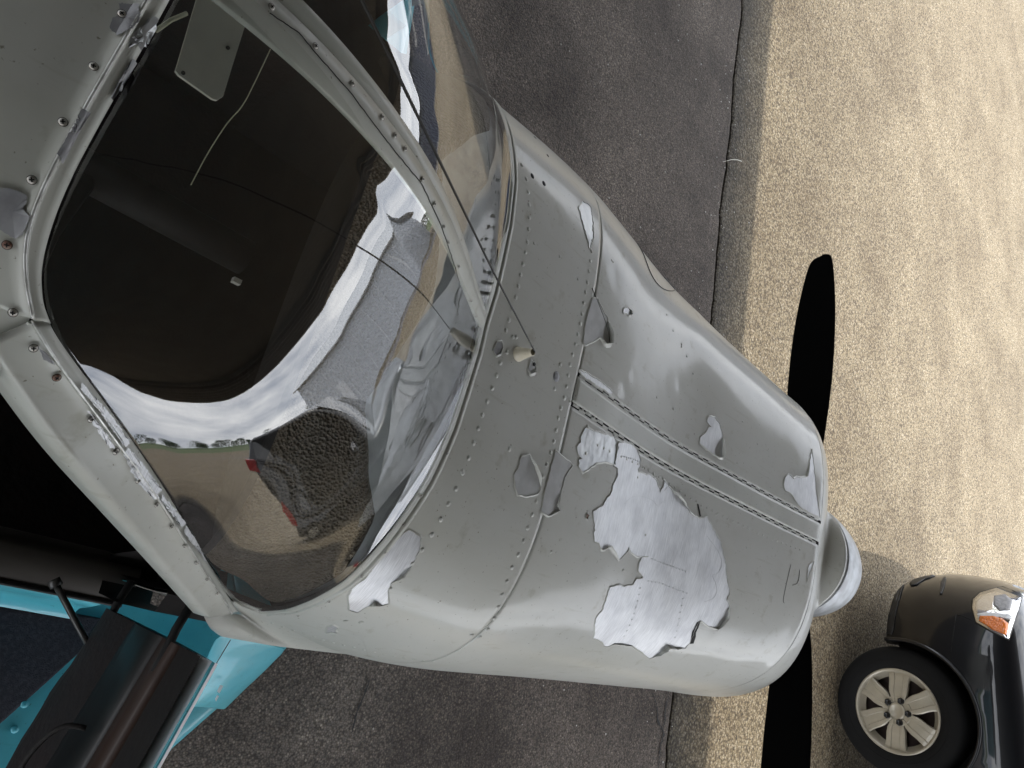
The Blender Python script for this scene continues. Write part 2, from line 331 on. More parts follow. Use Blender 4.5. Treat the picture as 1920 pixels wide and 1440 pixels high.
def disp(x, y):
    x = np.asarray(x); y = np.asarray(y)
    d = .0005 * np.sin(9 * x + 3 * y + 1) * np.sin(7 * y + 2) + 0.0004 * np.sin(17 * x - 5 * y) * np.sin(13 * y + x * 4) + 0.00022 * np.sin(31 * x + 9 * y) * np.sin(27 * y - 6 * x)
    for bx, by, s, a in BUMPS: d = d + a * np.exp(-((x - bx)**2 + (y - by)**2) / (s * s))
    # quilted strip beside the right-hand hinge
    return d
def Bp(phi, y, off=0.):
    phi, y = np.broadcast_arrays(np.asarray(phi, float), np.asarray(y, float))
    w_, zt, b, n = prm(y); c, s = np.cos(phi), np.sin(phi); bb = np.where(s >= 0, b, .42)
    r = (np.abs(c / w_)**n + np.abs(s / bb)**n)**(-1 / n)
    x = r * c; z = zt - b + r * s
    gx = np.sign(c) * np.abs(x / w_)**(n - 1) / w_; gz = np.sign(s) * np.abs((r * s) / bb)**(n - 1) / bb
    l = np.hypot(gx, gz) + 1e-9; o = off + disp(x, y)
    return np.stack([x + gx / l * o, y, z + gz / l * o], -1)
def to_uv(P):
    w_, zt, b, n = prm(P[1]); return math.atan2(P[2] - (zt - b), P[0]), P[1]
def uv(q): return to_uv(on_surf(q, G))
KF, ZT = .0997, 1.3488
def seam_y(phi, y0):
    y = np.full_like(np.asarray(phi, float), y0)
    for _ in range(5): y = y0 + KF * (Bp(phi, y)[..., 2] - ZT)
    return y
# windshield foot curve (right half traced, left half mirrored)
base_px = [(905,590),(890,660),(868,730),(845,800),(800,900),(755,970),(700,1040),(650,1090),(590,1125),(540,1143)]
bx = np.array([on_surf(q, G) for q in base_px])
bx = bx[bx[:, 0] > 0]
BXT = np.r_[0, bx[:, 0], .489]; BYT = np.r_[-.2555, bx[:, 1], -.350]
def base_y_x(x): return np.interp(np.abs(x), BXT, BYT)
def base_y(phi):
    y = np.full_like(np.asarray(phi, float), -.3)
    for _ in range(6): y = base_y_x(Bp(phi, y)[..., 0])
    return y
PHC = to_uv(np.array([.489, -.35, 1.19]))[0]         # lowest corner of the windshield
def deck_back(phi):
    a = np.where(phi > PI / 2, PI - phi, phi); y = base_y(phi)
    t = np.clip((PHC + .02 - a) / .06, 0, 1); t = t * t * (3 - 2 * t)
    return y * (1 - t) + (-.455) * t
# ------------------------------------------------------------------ the aircraft
SOFF = -1
AC = empty('aircraft', 'light aircraft with peeling grey paint, teal lower sides and black propeller', 'aircraft', (0, 0, 0))
PHL = to_uv(np.array([.54, 0, .85]))[0]              # where grey meets teal
def panel(name, ph0, ph1, yf0, yf1, nphi, ny, m, off=0., th=.0014, parent=None, dens=None):
    ph = np.linspace(ph0, ph1, nphi); a = yf0(ph); b = yf1(ph); t = np.linspace(0, 1, ny)
    Y = a[:, None] * (1 - t) + b[:, None] * t
    o = grid(name, Bp(ph[:, None] + 0 * Y, Y, off), m, parent or AC, flip=True)
    if th: solid(o, th, SOFF)
    return o
g = .0008
deck = panel('forward_deck', PHL, PI - PHL, lambda p: deck_back(p) + .001, lambda p: seam_y(p, 0) - g, 260, 46, 'grey_paint')
low0 = lambda p: np.full_like(p, -.455)
panel('side_skin', -.75, PHL - .003, low0, lambda p: seam_y(p, 0) - g, 30, 40, 'teal_paint')
panel('side_skin', PI - PHL + .003, PI + .75, low0, lambda p: seam_y(p, 0) - g, 30, 40, 'teal_paint')
# hinge strip down the middle
HW = .0245
def phx(x, y): # polar angle for given x on the upper surface
    w_, zt, b, n = prm(y); z = b * (1 - (abs(x) / w_)**n)**(1 / n); return math.atan2(z, x)
XA = .5 * (on_surf((1070, 700), G)[0] + on_surf((1065, 745), G)[0]); XB = .5 * (on_surf((1540, 985), G)[0] + on_surf((1537, 1018), G)[0])
print('strip centre', XA, XB)
Ls = lambda y: XA + (XB - XA) * np.clip(y / 1.04, -1, 1.2)
def surf_xy(X, Y, off=0.):
    X = np.asarray(X, float); Y = np.asarray(Y, float); w_, zt, b, n = prm(Y); z = b * np.maximum(1 - (np.abs(X) / w_)**n, 1e-6)**(1 / n)
    return Bp(np.arctan2(z, X), Y, off)
def cowl(side):
    ny = 150; nph = 120; t = np.linspace(0, 1, ny); s = np.linspace(0, 1, nph); y1 = 1.05; P = np.zeros((nph, ny, 3))
    phL = (PHL * .72) if side > 0 else PI - PHL * .72
    for j in range(ny):
        Y = t[j] * y1; xe = Ls(Y) + side * (HW + .0085); ph1 = phx(xe, Y); ph = phL + (ph1 - phL) * s
        y0 = seam_y(ph, 0) + g; ye = seam_y(ph, 1.05) - g; Yv = y0 + (ye - y0) * t[j]
        P[:, j] = Bp(ph, Yv)
    o = grid('cowl_door', P, 'grey_paint', AC, flip=(side > 0)); solid(o, .0014, SOFF if side > 0 else SOFF); return o
cw = {s: cowl(s) for s in (1, -1)}
cw[1]['label'] = 'right cowl door with a large patch of bare metal'; cw[-1]['label'] = 'left cowl door with small paint chips'
panel('lower_cowl', -.9, PHL * .72 - .004, lambda p: seam_y(p, 0) + g, lambda p: seam_y(p, 1.05) - g, 30, 60, 'teal_paint')
panel('lower_cowl', PI - PHL * .72 + .004, PI + .9, lambda p: seam_y(p, 0) + g, lambda p: seam_y(p, 1.05) - g, 30, 60, 'teal_paint')
ny = 90; t = np.linspace(0, 1, ny); Pst = np.zeros((7, ny, 3))
for i, dx in enumerate(np.linspace(-HW, HW, 7)):
    y0 = float(seam_y(np.array([PI / 2]), 0)[0]) + g; y1 = float(seam_y(np.array([PI / 2]), 1.05)[0]) - g
    Y = y0 + (y1 - y0) * t; Pst[i] = surf_xy(Ls(Y) + dx, Y, .0004)
hs = grid('hinge_strip', Pst, 'grey_frame', AC, flip=False); solid(hs, .0014, 0)
# dark structure below the skins, seen only through the joints
ph = np.linspace(-.9, PI + .9, 120); yy = np.linspace(0.0, 1.14, 60); Pi_ = Bp(ph[:, None], yy[None, :], -.009)
grid('inner_frame', Pi_, 'black_gap', AC, flip=True)
ph = np.linspace(PHL - .2, PI - PHL + .2, 120); Pi_ = np.zeros((120, 12, 3)); b0 = base_y(ph); 
for j, tt in enumerate(np.linspace(0, 1, 12)): Pi_[:, j] = Bp(ph, (b0 + .02) * (1 - tt) + .02 * tt, -.009)
grid('inner_frame', Pi_, 'black_gap', AC, flip=True)
# piano hinge knuckles, alternately rooted on door and strip
kn_mesh = None
for side in (-1, 1):
    Y = .006
    k = 0
    while Y < 1.03:
        ln = .0205; yc = Y + ln / 2; x = Ls(yc) + side * (HW + .00425) + (.0015 if k % 2 else -.0015) * side
        p0 = surf_xy(Ls(Y) + (x - Ls(yc)), Y + .0008, -.0004); p1 = surf_xy(Ls(Y + ln) + (x - Ls(yc)), Y + ln - .0008, -.0004)
        V, F = [], []
        for p in (p0, p1):
            for a in range(7): V.append(p + np.array([.0027 * math.cos(PI * a / 6), 0, .0013 * math.sin(PI * a / 6) - .0004]))
        for a in range(6): F.append((a, a + 1, 8 + a, 7 + a))
        F += [tuple(range(7)), tuple(range(7, 14))[::-1], (0, 7, 13, 6)]
        obj('hinge_knuckle', V, F, 'grey_frame', hs, smooth=False)
        Y += ln; k += 1
# nose bowl
CX, CZ, CR = .03, 1.17, .17
nph = 140; ph = np.linspace(0, 2 * PI, nph, endpoint=False); ysn = np.r_[np.linspace(0, 1, 34)]
P = np.zeros((nph, 34, 3))
def radial(phv, yv):
    lo = np.full_like(phv, .02); hi = np.full_like(phv, 1.2)
    for _ in range(26):
        md = (lo + hi) / 2; q = np.stack([CX + md * np.cos(phv), yv, CZ + md * np.sin(phv)], 1); inside = G(q) < 0
        lo = np.where(inside, md, lo); hi = np.where(inside, hi, md)
    return (lo + hi) / 2
y0 = np.full(nph, 1.05)
for _ in range(4):
    r = radial(ph, y0); y0 = 1.05 + KF * (CZ + r * np.sin(ph) - ZT)
rb24 = radial(ph, np.full(nph, 1.217)); sst = np.clip((rb24 - .172) / .06, 0, 1); yend = 1.2140 + .0540 * sst * sst * (3 - 2 * sst)
for j, tt in enumerate(ysn):
    yv = (y0 + .0008) + (yend - y0) * tt; r = radial(ph, yv)
    rc = .170 - 1.15 * np.maximum(1.212 - yv, 0)**1.2; kk = .02
    hmx = np.maximum(r, rc); e = np.maximum(kk - np.abs(r - rc), 0) / kk; r = hmx + e * e * kk * .25
    P[:, j] = np.stack([CX + r * np.cos(ph), yv, CZ + r * np.sin(ph)], 1)
rl = r; extra = np.zeros((nph, 3, 3))
for k_, (f_, dy_) in enumerate(((.6, .006), (.15, .004), (0, -.004))):
    r = rl * f_ + (1 - f_) * .170; extra[:, k_] = np.stack([CX + r * np.cos(ph), yend * 1.0 + dy_ - (yend - 1.2140) * (1 - f_), CZ + r * np.sin(ph)], 1)
nb = grid('nose_bowl', np.concatenate([P, extra], 1), 'grey_paint', AC, closed_u=True)
# spinner, with two dark fasteners, and a backplate
spn = lathe('spinner', [(CR - .004, 0), (CR, .001)] + [(CR * math.sqrt(max(0, 1 - (i / 22)**2)), .305 * i / 22) for i in range(1, 22)] + [(.004, .305), (0.0005, .305)], (CX, 1.221, CZ), 'y', 'spinner_metal', AC, 72)
lathe('backplate', [(.02, -.004), (CR - .0005, -.004), (CR - .0005, .004)], (CX, 1.217, CZ), 'y', 'black_gap', spn, 72)
# propeller: two blades
def blade(sgn):
    # leading/trailing outline (radius, z low, z high) read off the photograph
    st = [(.16, -.040, .034), (.23, -.058, .050), (.38, -.078, .066), (.60, -.088, .078), (.80, -.080, .070), (.90, -.070, .062), (1.0, -.056, .050), (1.05, -.046, .040), (1.072, -.036, .034), (1.080, -.022, .020), (1.081, -.002, .001)]
    P = []
    for r_, zl, zh in st:
        tw = .030 * (1.1 - r_) / 1.0 + .006; th = .016 * (1 - r_ / 1.25); sec = []
        for a in np.linspace(0, 2 * PI, 22, endpoint=False):
            u = (1 - math.cos(a)) / 2; v = th * math.sin(a) * (1 - .5 * u) ; zl_ = zl * (.62 if sgn > 0 else 1.12); zz = zl_ + (zh - zl_) * (1 - u); yv = (-tw + 2 * tw * u) * -sgn + v
            slope = .075 * r_ * -sgn
            sec.append((CX + sgn * r_, 1.30 + yv * .8, CZ - .012 - slope * .45 + zz))
        P.append(sec)
    P = np.array(P); o = grid('propeller_blade', P.transpose(1, 0, 2), 'blade_black', AC, closed_u=True)
    md = o.modifiers.new('s', 'SUBSURF'); md.levels = 1; md.render_levels = 1
    return o
blade(-1); blade(1)
# ---- windshield frame curves
roof_px = [(315,0),(200,200),(120,350),(75,480),(75,560),(110,640)]
def pil(q, k=.633):
    d = ray(*q); n = np.array([0, 1, .859]); return CAM + (k - CAM @ n) / (d @ n) * d
Er = [on_surf(q, SH) for q in roof_px]
yE0 = Er[0][1]
Er = [np.array([0, yE0, 1.71])] + Er
Ep = [pil(q) for q in [(200,760),(300,900),(380,1040),(440,1125)]]
Ecorner = [np.array([.4905, -.373, 1.178])]
Eroof = smooth_curve(Er, 50); Epil = smooth_curve([Er[-1]] + Ep + Ecorner, 60)
# post profile in the middle plane
post_px = [(490,0),(560,60),(600,100),(693,203),(760,290),(810,360),(860,470),(893,610)]
Pp = [on_plane(q, 0, 0.) for q in post_px][::-1]
Pp[0] = np.array([0, -.2500, 1.384])
Pp = Pp + [np.array([0, yE0 + .01, Pp[-1][2] + .004])]
Pprof = smooth_curve(Pp, 60)
# Coons patch of one half
nt_, ns_ = 60, 64
Bc = resample([Bp(np.array(f), base_y(np.array(f)), .0)for f in np.linspace(PI / 2, PHC, 60)], ns_)
T0 = np.array([0, yE0 + .01, Pprof[-1][2]]); Tr = resample(np.vstack([[T0], Eroof[6:-12] + [0, .004, -.008]]), ns_)
Tr[0] = T0
Q = resample(np.vstack([[Bc[-1]], (Epil[::-1])[2:], Eroof[-12:][::-1]]) , nt_); Q = Q + np.array([0, .0, -.005]); Q[0] = Bc[-1]; Q[-1] = Tr[-1]
def lap(c_, n_):
    c_ = c_.copy()
    for _ in range(n_): c_[1:-1] = (c_[1:-1] * 2 + c_[2:] + c_[:-2]) / 4
    return c_
Pc = Pprof.copy(); Pc = Pc[Pc[:, 2] > Bc[0][2] + .02]; Pc = lap(resample(np.vstack([[Bc[0]], Pc, [Tr[0]]]), nt_), 30); Q = lap(Q, 7)
W = np.zeros((ns_, nt_, 3)); S_ = np.linspace(0, 1, ns_); T_ = np.linspace(0, 1, nt_)
for i, s in enumerate(S_):
    for j, tt in enumerate(T_):
        W[i, j] = (1 - tt) * Bc[i] + tt * Tr[i] + (1 - s) * Pc[j] + s * Q[j] - ((1 - s) * (1 - tt) * Bc[0] + s * (1 - tt) * Bc[-1] + (1 - s) * tt * Tr[0] + s * tt * Tr[-1])
SSg, TTg = np.meshgrid(S_, T_, indexing='ij')
W_before = W.copy(); RD_ = W - CAM; RD_ /= np.linalg.norm(RD_, axis=2)[..., None]
GA = [.0807, -.0207, -.0141, .0285, -.0061, .0007, .0258, .0141, .0004, -.0013, .0098, .0072, -.0011, -.005, -.0022, .0117, .0019, -.0014, -.0012, -.0013, .0063, .0003, -.0029, -.0026, -.0007]; gi = 0; DD_ = 0
for i_ in (1, 2, 3, 4, 5):
    for f_ in (SSg**2, SSg**3, SSg**5, SSg**9, SSg**16): DD_ = DD_ + GA[gi] * np.sin(i_ * PI * TTg) * f_; gi += 1
W = W - RD_ * DD_[..., None]
def to_px(P): Q_ = (P - CAM) @ AR; return np.stack([960 + Q_[..., 1] / Q_[..., 2] * FPX, 720 + Q_[..., 0] / Q_[..., 2] * FPX], -1)
PXE = to_px(W_before[-1])
def pil2(q, k=.633, f=None):      # frame points keep the bow of the glass edge beside them
    P_ = f(q) if f else pil(q, k); j_ = ((PXE - np.array(q)) ** 2).sum(-1).argmin(); return P_ - ray(*q) * DD_[-1, j_]
for side in (1, -1):
    o = grid('windshield_pane', W * np.array([side, 1, 1]), 'windshield_glass', AC, flip=(side < 0)); solid(o, .004, -1)
    o['label'] = 'right windshield pane, reflecting the parked car' if side > 0 else 'left windshield pane'
# centre post: flat strip over the joint of the panes
prn = np.gradient(Pc, axis=0); prn /= np.linalg.norm(prn, axis=1)[:, None]; nrm = np.stack([0 * prn[:, 0], -prn[:, 2], prn[:, 1]], 1) * -1
nrm[nrm[:, 2] < 0] *= -1
def strip(centre, nrmv, side, prof, name, m, parent, wd=None):
    P = np.array([[c_ + side_ * u + n_ * v for c_, n_, side_ in zip(centre, nrmv, side)] for u, v in prof]); return grid(name, P, m, parent)
sidev = np.tile(np.array([1., 0, 0]), (nt_, 1)); tap = np.linspace(1.15, .80, nt_)[::-1]
tapw = np.interp(np.linspace(0, 1, nt_), [0, .1, .5, 1], [.62, .72, 1.05, 1.4])
P = np.array([[c_ + np.array([u * k_, 0, 0]) + n_ * v for c_, n_, k_ in zip(Pc, nrm, tapw)] for u, v in [(-.022, -.002), (-.022, .0030), (-.0212, .0038), (-.007, .0048), (-.0062, .0038), (-.0057, .0056), (.006, .0058), (.0212, .0042), (.022, .0032), (.022, -.002)]])
post = grid('centre_post', P, 'grey_frame', AC, flip=True)
post['label'] = 'centre post of the windshield with a cracked strip and screws'
# side and roof frame
def off_curve(px, kind, k=.633): return [on_surf(q, SH) if kind == 'r' else pil(q, k) for q in px]
bead_r = [(275,0),(150,215),(78,350),(45,440),(42,520),(58,600)]
BR = off_curve(bead_r, 'r'); BR = [np.array([0, BR[0][1] + .0, 1.71])] + BR
Er2 = [np.array([0, yE0, 1.71])] + [on_surf(q, SH) for q in [(315,0),(200,200),(120,350),(75,480),(75,560),(92,605)]]
n1 = 90
cE, cB = smooth_curve(Er2, n1, 3), smooth_curve(BR, n1, 3)
def shift(c, dy=0, dz=0): return c + np.array([0, dy, dz])
# bead crest stands 4 mm proud
def shell_back(c, d):     # move a curve point back along the shell
    q = c.copy(); q[:, 1] -= d; return q
rows = [shift(cE, .002, -.010), shift(cE, .001, .000), shift(cE * .6 + cB * .4, 0, .0025), shift(cB, .003, .0020), shift(cB, .0018, .0056), shift(cB, -.0002, .0066), shift(cB, -.0022, .0056), shift(cB, -.005, .0020), shift(cB, -.010, .0012)]
for d in (.02, .05, .1, .2, .4, .7, 1.1): rows.append(shell_back(cB, d))
for side in (1, -1):
    R_ = np.array(rows) * np.array([side, 1, 1]); o = grid('roof_skin', R_, 'grey_frame', AC, flip=(side > 0))
    if side < 0: pass
    solid(o, .0015, 1); 
    if side > 0: roof = o
tube('roof_bead_glint', (cB + np.array([0, 0, .0064]))[3:], .0013, 'bead_glint_metal', roof, 6)  # pale line along the crest paints the bead's highlight
seam_pt = cB[-1]
# pillar piece
E2 = smooth_curve([on_surf((92, 605), SH)] + [pil2((110, 640), f=lambda q: on_surf(q, SH))] + [pil2(q) for q in [(200,760),(300,900),(380,1040),(432,1125),(446,1146)]], n1, 3)
B2 = smooth_curve([on_surf((58, 603), SH), pil2((95, 668), f=lambda q: on_surf(q, SH))] + [pil2(q, .628) for q in [(186,790),(290,928),(365,1048),(418,1124),(432,1150)]], n1, 3)
O2 = smooth_curve([on_surf((-40, 640), SH), pil2((0, 700), f=lambda q: on_surf(q, SH))] + [pil2(q, .605) for q in [(100,840),(200,950),(300,1060),(377,1149),(383,1156)]], n1, 3)
mid = lambda t: B2 * (1 - t) + O2 * t
pr = [shift(E2, .003, -.012), shift(E2, 0, .0005), shift(E2 * .5 + B2 * .5, .0, .002), B2 * .93 + E2 * .07 + [0, 0, .0025], B2 + np.array([.0, 0, .0052]), mid(.05) + [0, 0, .0022], mid(.3) + [.001, 0, .003], mid(.7) + [.002, 0, .003], mid(.78) + [.002, 0, .0045], mid(.86) + [.002, 0, .0015], mid(.97) + [.0, 0, .001], mid(1.) + [0, -.001, -.004], mid(.97) + [0, -.008, -.02]]
for side in (1, -1):
    o = grid('windshield_pillar', np.array(pr) * np.array([side, 1, 1]), 'grey_frame', AC, flip=(side > 0)); solid(o, .0012, 1)
    if side > 0: pillar = o
tube('pillar_bead', B2 + np.array([0, 0, .0050]), .0010, 'bead_glint_metal', pillar, 6)  # pale crest line: peeled metal plus a painted highlight
# header above the door behind the pillar top
hp = []
for y in np.linspace(-2.0, float(cB[-1][1]) - .001, 30): hp.append([[math.sin(a) * 0 + x, y + .0, 1.2 + .51 * (1 - (x / .53)**2.6)**(1 / 2.6)] for x in np.linspace(float(cB[-1][0]) - .004, .362, 6)])
grid('door_header', np.array(hp).transpose(1, 0, 2), 'grey_frame', AC)
# trim around the windshield foot and black seal
fph = np.linspace(PHC - .004, PI - PHC + .004, 220); yb_ = base_y(fph)
def along(d, off): return Bp(fph, yb_ + d, off)
tr = np.array([along(-.0055, .000), along(-.005, .0036), along(-.003, .0044), along(.004, .0036), along(.0065, .0022), along(.0072, .0040), along(.013, .0032), along(.0162, .0020), along(.017, .0002)])
trim = grid('windshield_trim', tr, 'grey_frame', AC, flip=True)
sl = np.array([along(-.0085, -.003), along(-.008, .0012), along(-.0062, .0026), along(-.005, .0005)]); grid('windshield_seal', sl, 'rubber', AC, flip=True)
crk = np.array([along(.0062, .0047), along(.0070, .0063), along(.0073, .0063)])
# inside the windshield: metal shelf, leatherette, panel, seats
ph = np.linspace(PHC + .05, PI - PHC - .05, 90); b0 = base_y(ph); sdep = np.interp(np.abs(Bp(ph, b0)[:, 0]), [0, .1, .2, .29, .335, .42], [.095, .12, .145, .08, .03, .004])
P = np.zeros((90, 14, 3))
for j, tt in enumerate(np.linspace(-1, .08, 14)): P[:, j] = Bp(ph, b0 + tt * (sdep + .02), -.012)
shelf = grid('metal_shelf', P, 'deck_metal', AC, flip=True)
P = np.zeros((90, 20, 3))
for j, tt in enumerate(np.linspace(0, 1, 20)):
    y_ = (b0 - sdep) * (1 - tt) + (-.50 + .06 * np.abs(np.cos(ph))**3) * tt; P[:, j] = Bp(ph, y_, -.009 - .03 * tt * tt + .004 * math.sin(tt * 9))
    if j == 0: P[:, j] = Bp(ph, y_, -.0135)
gl = grid('glareshield', P, 'leatherette', AC, flip=True); solid(gl, .006, 1)
edge = P[:, -1]; down = np.array([edge, edge + [0, -.006, -.01], edge + [0, .0, -.03], edge * [.96, 1, 1] + [0, .06, -.06], edge * [.96, 1, 1] + [0, .09, -.35]])
down[4][:, 2] = 1.0; grid('instrument_panel', down, 'interior_dark', AC)
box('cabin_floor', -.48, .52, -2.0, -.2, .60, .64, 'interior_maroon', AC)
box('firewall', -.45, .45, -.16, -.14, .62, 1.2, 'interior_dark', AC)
for sx in (-.24, .24):
    st_ = box('seat', sx - .2, sx + .2, -1.55, -1.02, .82, .97, 'interior_maroon', AC, .04)
    box('seat_back', sx - .2, sx + .2, -1.68, -1.54, .9, 1.45, 'interior_maroon', st_, .04)
yk = tube('yoke_column', [(0, -.55, 1.16), (0, -.80, 1.17)], .028, 'interior_dark', AC, 20)
tube('yoke_arm', [(0, -.78, 1.17), (.12, -.80, 1.24), (.24, -.80, 1.27)], .014, 'interior_dark', yk)
tube('yoke_wheel', [(.24 + .13 * math.cos(a), -.82, 1.28 + .11 * math.sin(a)) for a in np.linspace(-2.6, -.5, 20)], .012, 'interior_grey', yk)
a_, b_ = on_plane((437, 527), 2, 1.2), on_plane((457, 500), 2, 1.2)
box('placard', a_[0], b_[0] + .02, a_[1], a_[1] + .012, 1.19, 1.2, 'visor', AC)
vz = 1.615
vis = [on_plane(q, 2, vz) for q in [(327,135),(333,143),(395,187),(404,190),(416,183),(432,130),(470,10),(480,-60),(390,-90),(370,-10)]]
vv = [(*p[:2], p[2]) for p in vis]; o = obj('sun_visor', vv, [tuple(range(len(vv)))], 'visor', AC, smooth=False); solid(o, .003, 1)
for q in ((343, 137), (427, 90)):
    p = on_plane(q, 2, vz + .003); lathe('fastener', [(.0018, 0), (.0018, .001), (.0001, .001)], p, 'z', 'black_gap', o, 12)
pts = [on_plane(q, 2, z_) for q, z_ in [((507,92),1.640), ((480,150),1.62), ((455,200),1.60), ((430,225),1.59), ((405,262),1.58), ((385,295),1.57), ((358,347),1.56)]]
tube('yellow_cord', smooth_curve(pts, 40), .00055, 'yellow_cord', AC, 6)
pts = [on_plane(q, 2, 1.6) for q in [(292,58),(320,38),(350,25)]]; tube('yellow_strap', pts, .002, 'yellow_cord', AC, 6)
# ---- right side below the door opening, sill, wing
def sidebox(name, pts, m, parent=AC, th=.02, axis=0):
    o = obj(name, pts, [tuple(range(len(pts)))], m, parent, smooth=False); solid(o, th, 0); return o
sill = grid('door_sill', np.array([[(x, y, z) for y in np.linspace(-2.0, -.43, 30)] for x, z in [(.47, .60), (.475, .80), (.482, .868), (.49, .875), (.535, .872), (.541, .866)]]), 'sill_panel', AC, flip=True)
grid('door_seal', np.array([[(x, y, z) for y in np.linspace(-2.0, -.44, 10)] for x, z in [(.541, .862), (.541, .871), (.546, .873), (.549, .868), (.549, .86)]]), 'rubber', sill, flip=True)
grid('cabin_side', np.array([[(x + .006 * math.sin(y * 3), y, z) for y in np.linspace(-2.0, -.47, 24)] for x, z in [(.546, .866), (.556, .862), (.566, .82), (.577, .76), (.590, .735), (.60, .728)]]), 'teal_paint', AC, flip=True)
# left side of the cabin
Lp = np.array([[(-x, y, z) for y in np.linspace(-2.0, -.45, 12)] for x, z in [(.52, .6), (.545, .8), (.545, 1.0), (.525, 1.2)]]); grid('cabin_side', Lp, 'teal_paint', AC)
Lw = np.array([[(-x, y, z) for y in np.linspace(-1.9, -.62, 12)] for x, z in [(.525, 1.2), (.51, 1.38), (.46, 1.52), (.39, 1.62)]]); grid('side_window', Lw, 'windshield_glass', AC)
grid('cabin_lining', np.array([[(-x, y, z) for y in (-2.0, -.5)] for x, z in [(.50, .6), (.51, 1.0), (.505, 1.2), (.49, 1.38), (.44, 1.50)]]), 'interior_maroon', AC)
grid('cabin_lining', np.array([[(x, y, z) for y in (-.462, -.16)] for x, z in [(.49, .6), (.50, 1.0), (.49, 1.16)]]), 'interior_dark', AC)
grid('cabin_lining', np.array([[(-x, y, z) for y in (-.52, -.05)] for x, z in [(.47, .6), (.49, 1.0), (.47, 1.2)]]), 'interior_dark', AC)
# door jamb: dark frame at the front of the opening
jp = [(.495, 1.17), (.522, 1.15), (.532, 1.0), (.532, .88), (.47, .86), (.45, 1.0), (.45, 1.14)]
jb = grid('door_jamb', np.array([[(x, y, z) for y in (-.485, -.47, -.458, -.40)] for x, z in jp + [jp[0]]]), 'interior_dark', AC)
# teal wing with its root fairing
def wing(side):
    xs = [.555, .60, .70, .80, .95, 1.4, 2.4, 4.4] if side > 0 else [.555, .62, .8, 1.2, 2.4, 4.4]
    P = []
    for x in xs:
        le = np.interp(x, [.50, .58, .66, .74, .85, 1.0, 4.4], [.02, -.0, -.06, -.15, -.22, -.26, -.45]); te = -1.95; row = []
        for a in np.linspace(0, 2 * PI, 60, endpoint=False):
            u = (1 - math.cos(a)) / 2; c_ = le + (te - le) * u
            th = .105 * (1.9 * math.sqrt(u + 1e-6) * (1 - u) ** .9) * (.62 if x < .7 else .7)
            zc = .665 + .06 * max(0, x - .6) * 1.2
            row.append((side * x, c_, zc + (th if a < PI else -th) * abs(math.sin(a)) ** .05))
        P.append(row)
    return grid('wing', np.array(P), 'teal_paint', AC, flip=(side < 0))
wg = wing(1); wing(-1)
cr0 = [pil2(q, .597) for q in [(380, 1150), (412, 1150)]] + [on_surf(q, G) for q in [(446, 1151), (470, 1154), (500, 1159), (538, 1166), (600, 1178), (680, 1192)]]
cr2 = [on_plane(q, 2, z_) for q, z_ in [((396, 1180), 1.17), ((412, 1193), 1.14), ((440, 1198), 1.12), ((470, 1203), 1.10), ((500, 1209), 1.09), ((538, 1214), 1.06), ((590, 1220), 1.03), ((640, 1226), 1.0)]] + [on_surf((690, 1229), G)]
cr0, cr2 = smooth_curve(cr0, 60), smooth_curve(cr2, 60); cr1 = (cr0 + cr2) / 2 + np.array([.004, 0, .004])
cs = grid('door_post_skin', np.array([(1 - t_)**2 * cr0 + 2 * t_ * (1 - t_) * cr1 + t_**2 * cr2 for t_ in np.linspace(0, 1, 14)]) + np.array([0, 0, .0004]), 'grey_paint', AC)
# non-slip walkway on the wing and loose bits
def wing_top(x, y):
    le = np.interp(x, [.50, .58, .66, .74, .85, 1.0, 4.4], [.02, -.0, -.06, -.15, -.22, -.26, -.45]); u = np.clip((y - le) / (-1.95 - le), 0, 1)
    return .665 + .072 * max(0, x - .6) + .105 * 1.9 * math.sqrt(u + 1e-6) * (1 - u) ** .9 * (.62 if x < .7 else .7)
bot = lambda q: min((on_plane(q, 2, z) for z in np.linspace(.6, .9, 60)), key=lambda p: abs(p[2] - wing_top(p[0], p[1])))
from mathutils.bvhtree import BVHTree as _BT
wbv = _BT.FromPolygons([v.co[:] for v in wg.data.vertices], [p.vertices[:] for p in wg.data.polygons])
def wing_z(x, y):
    h_ = wbv.ray_cast(Vector((x, y, 2)), Vector((0, 0, -1))); return h_[0].z if h_[0] else wing_top(x, y)
wA, wB = bot((213, 1163)), bot((-10, 1362)); kx = (wB[0] - wA[0]) / (wA[1] - wB[1])
nu, nv = 60, 16; P = np.zeros((nu, nv, 3))
for i, y_ in enumerate(wA[1] - .001 - np.linspace(0, 1, nu) ** 1.6 * 1.5):
    xd = min(wA[0] + .0015 + (wA[1] - y_) * kx, 1.25)
    for j, t2 in enumerate(np.linspace(0, 1, nv)):
        x_ = min(.593, wA[0]) * (1 - t2) + xd * t2; P[i, j] = (x_, y_, wing_z(x_, y_) + .0045)
walk = grid('wing_walkway', P, 'wing_walk', AC, flip=False); solid(walk, .003, 0)
wt = lambda q, o=.002: bot(q) + np.array([0, 0, o])
for q in ((45, 1320), (27, 1367)):
    p = wt(q, .002); lathe('bolt_head', [(.006, -.002), (.006, .002), (.0035, .004), (.0002, .0042)], p, 'z', 'teal_paint', wg, 16)
def flat_chip(name, px, m, parent, f=wt, off=.001):
    vs = [f(q, off) for q in px]; o = obj(name, vs, [tuple(range(len(vs)))], m, parent, smooth=False); solid(o, .0012, -1); return o
flat_chip('paint_chip', [(50,1380),(55,1377),(58,1384),(52,1386)], 'primer', wg); flat_chip('paint_chip', [(38,1418),(58,1416),(57,1421),(44,1421)], 'white_trim', wg)
flat_chip('paint_chip', [(197,1205),(207,1180),(225,1170),(262,1172),(260,1182),(235,1186),(215,1192),(203,1204)], 'white_trim', wg, lambda q, o: on_plane(q, 2, .815), 0)
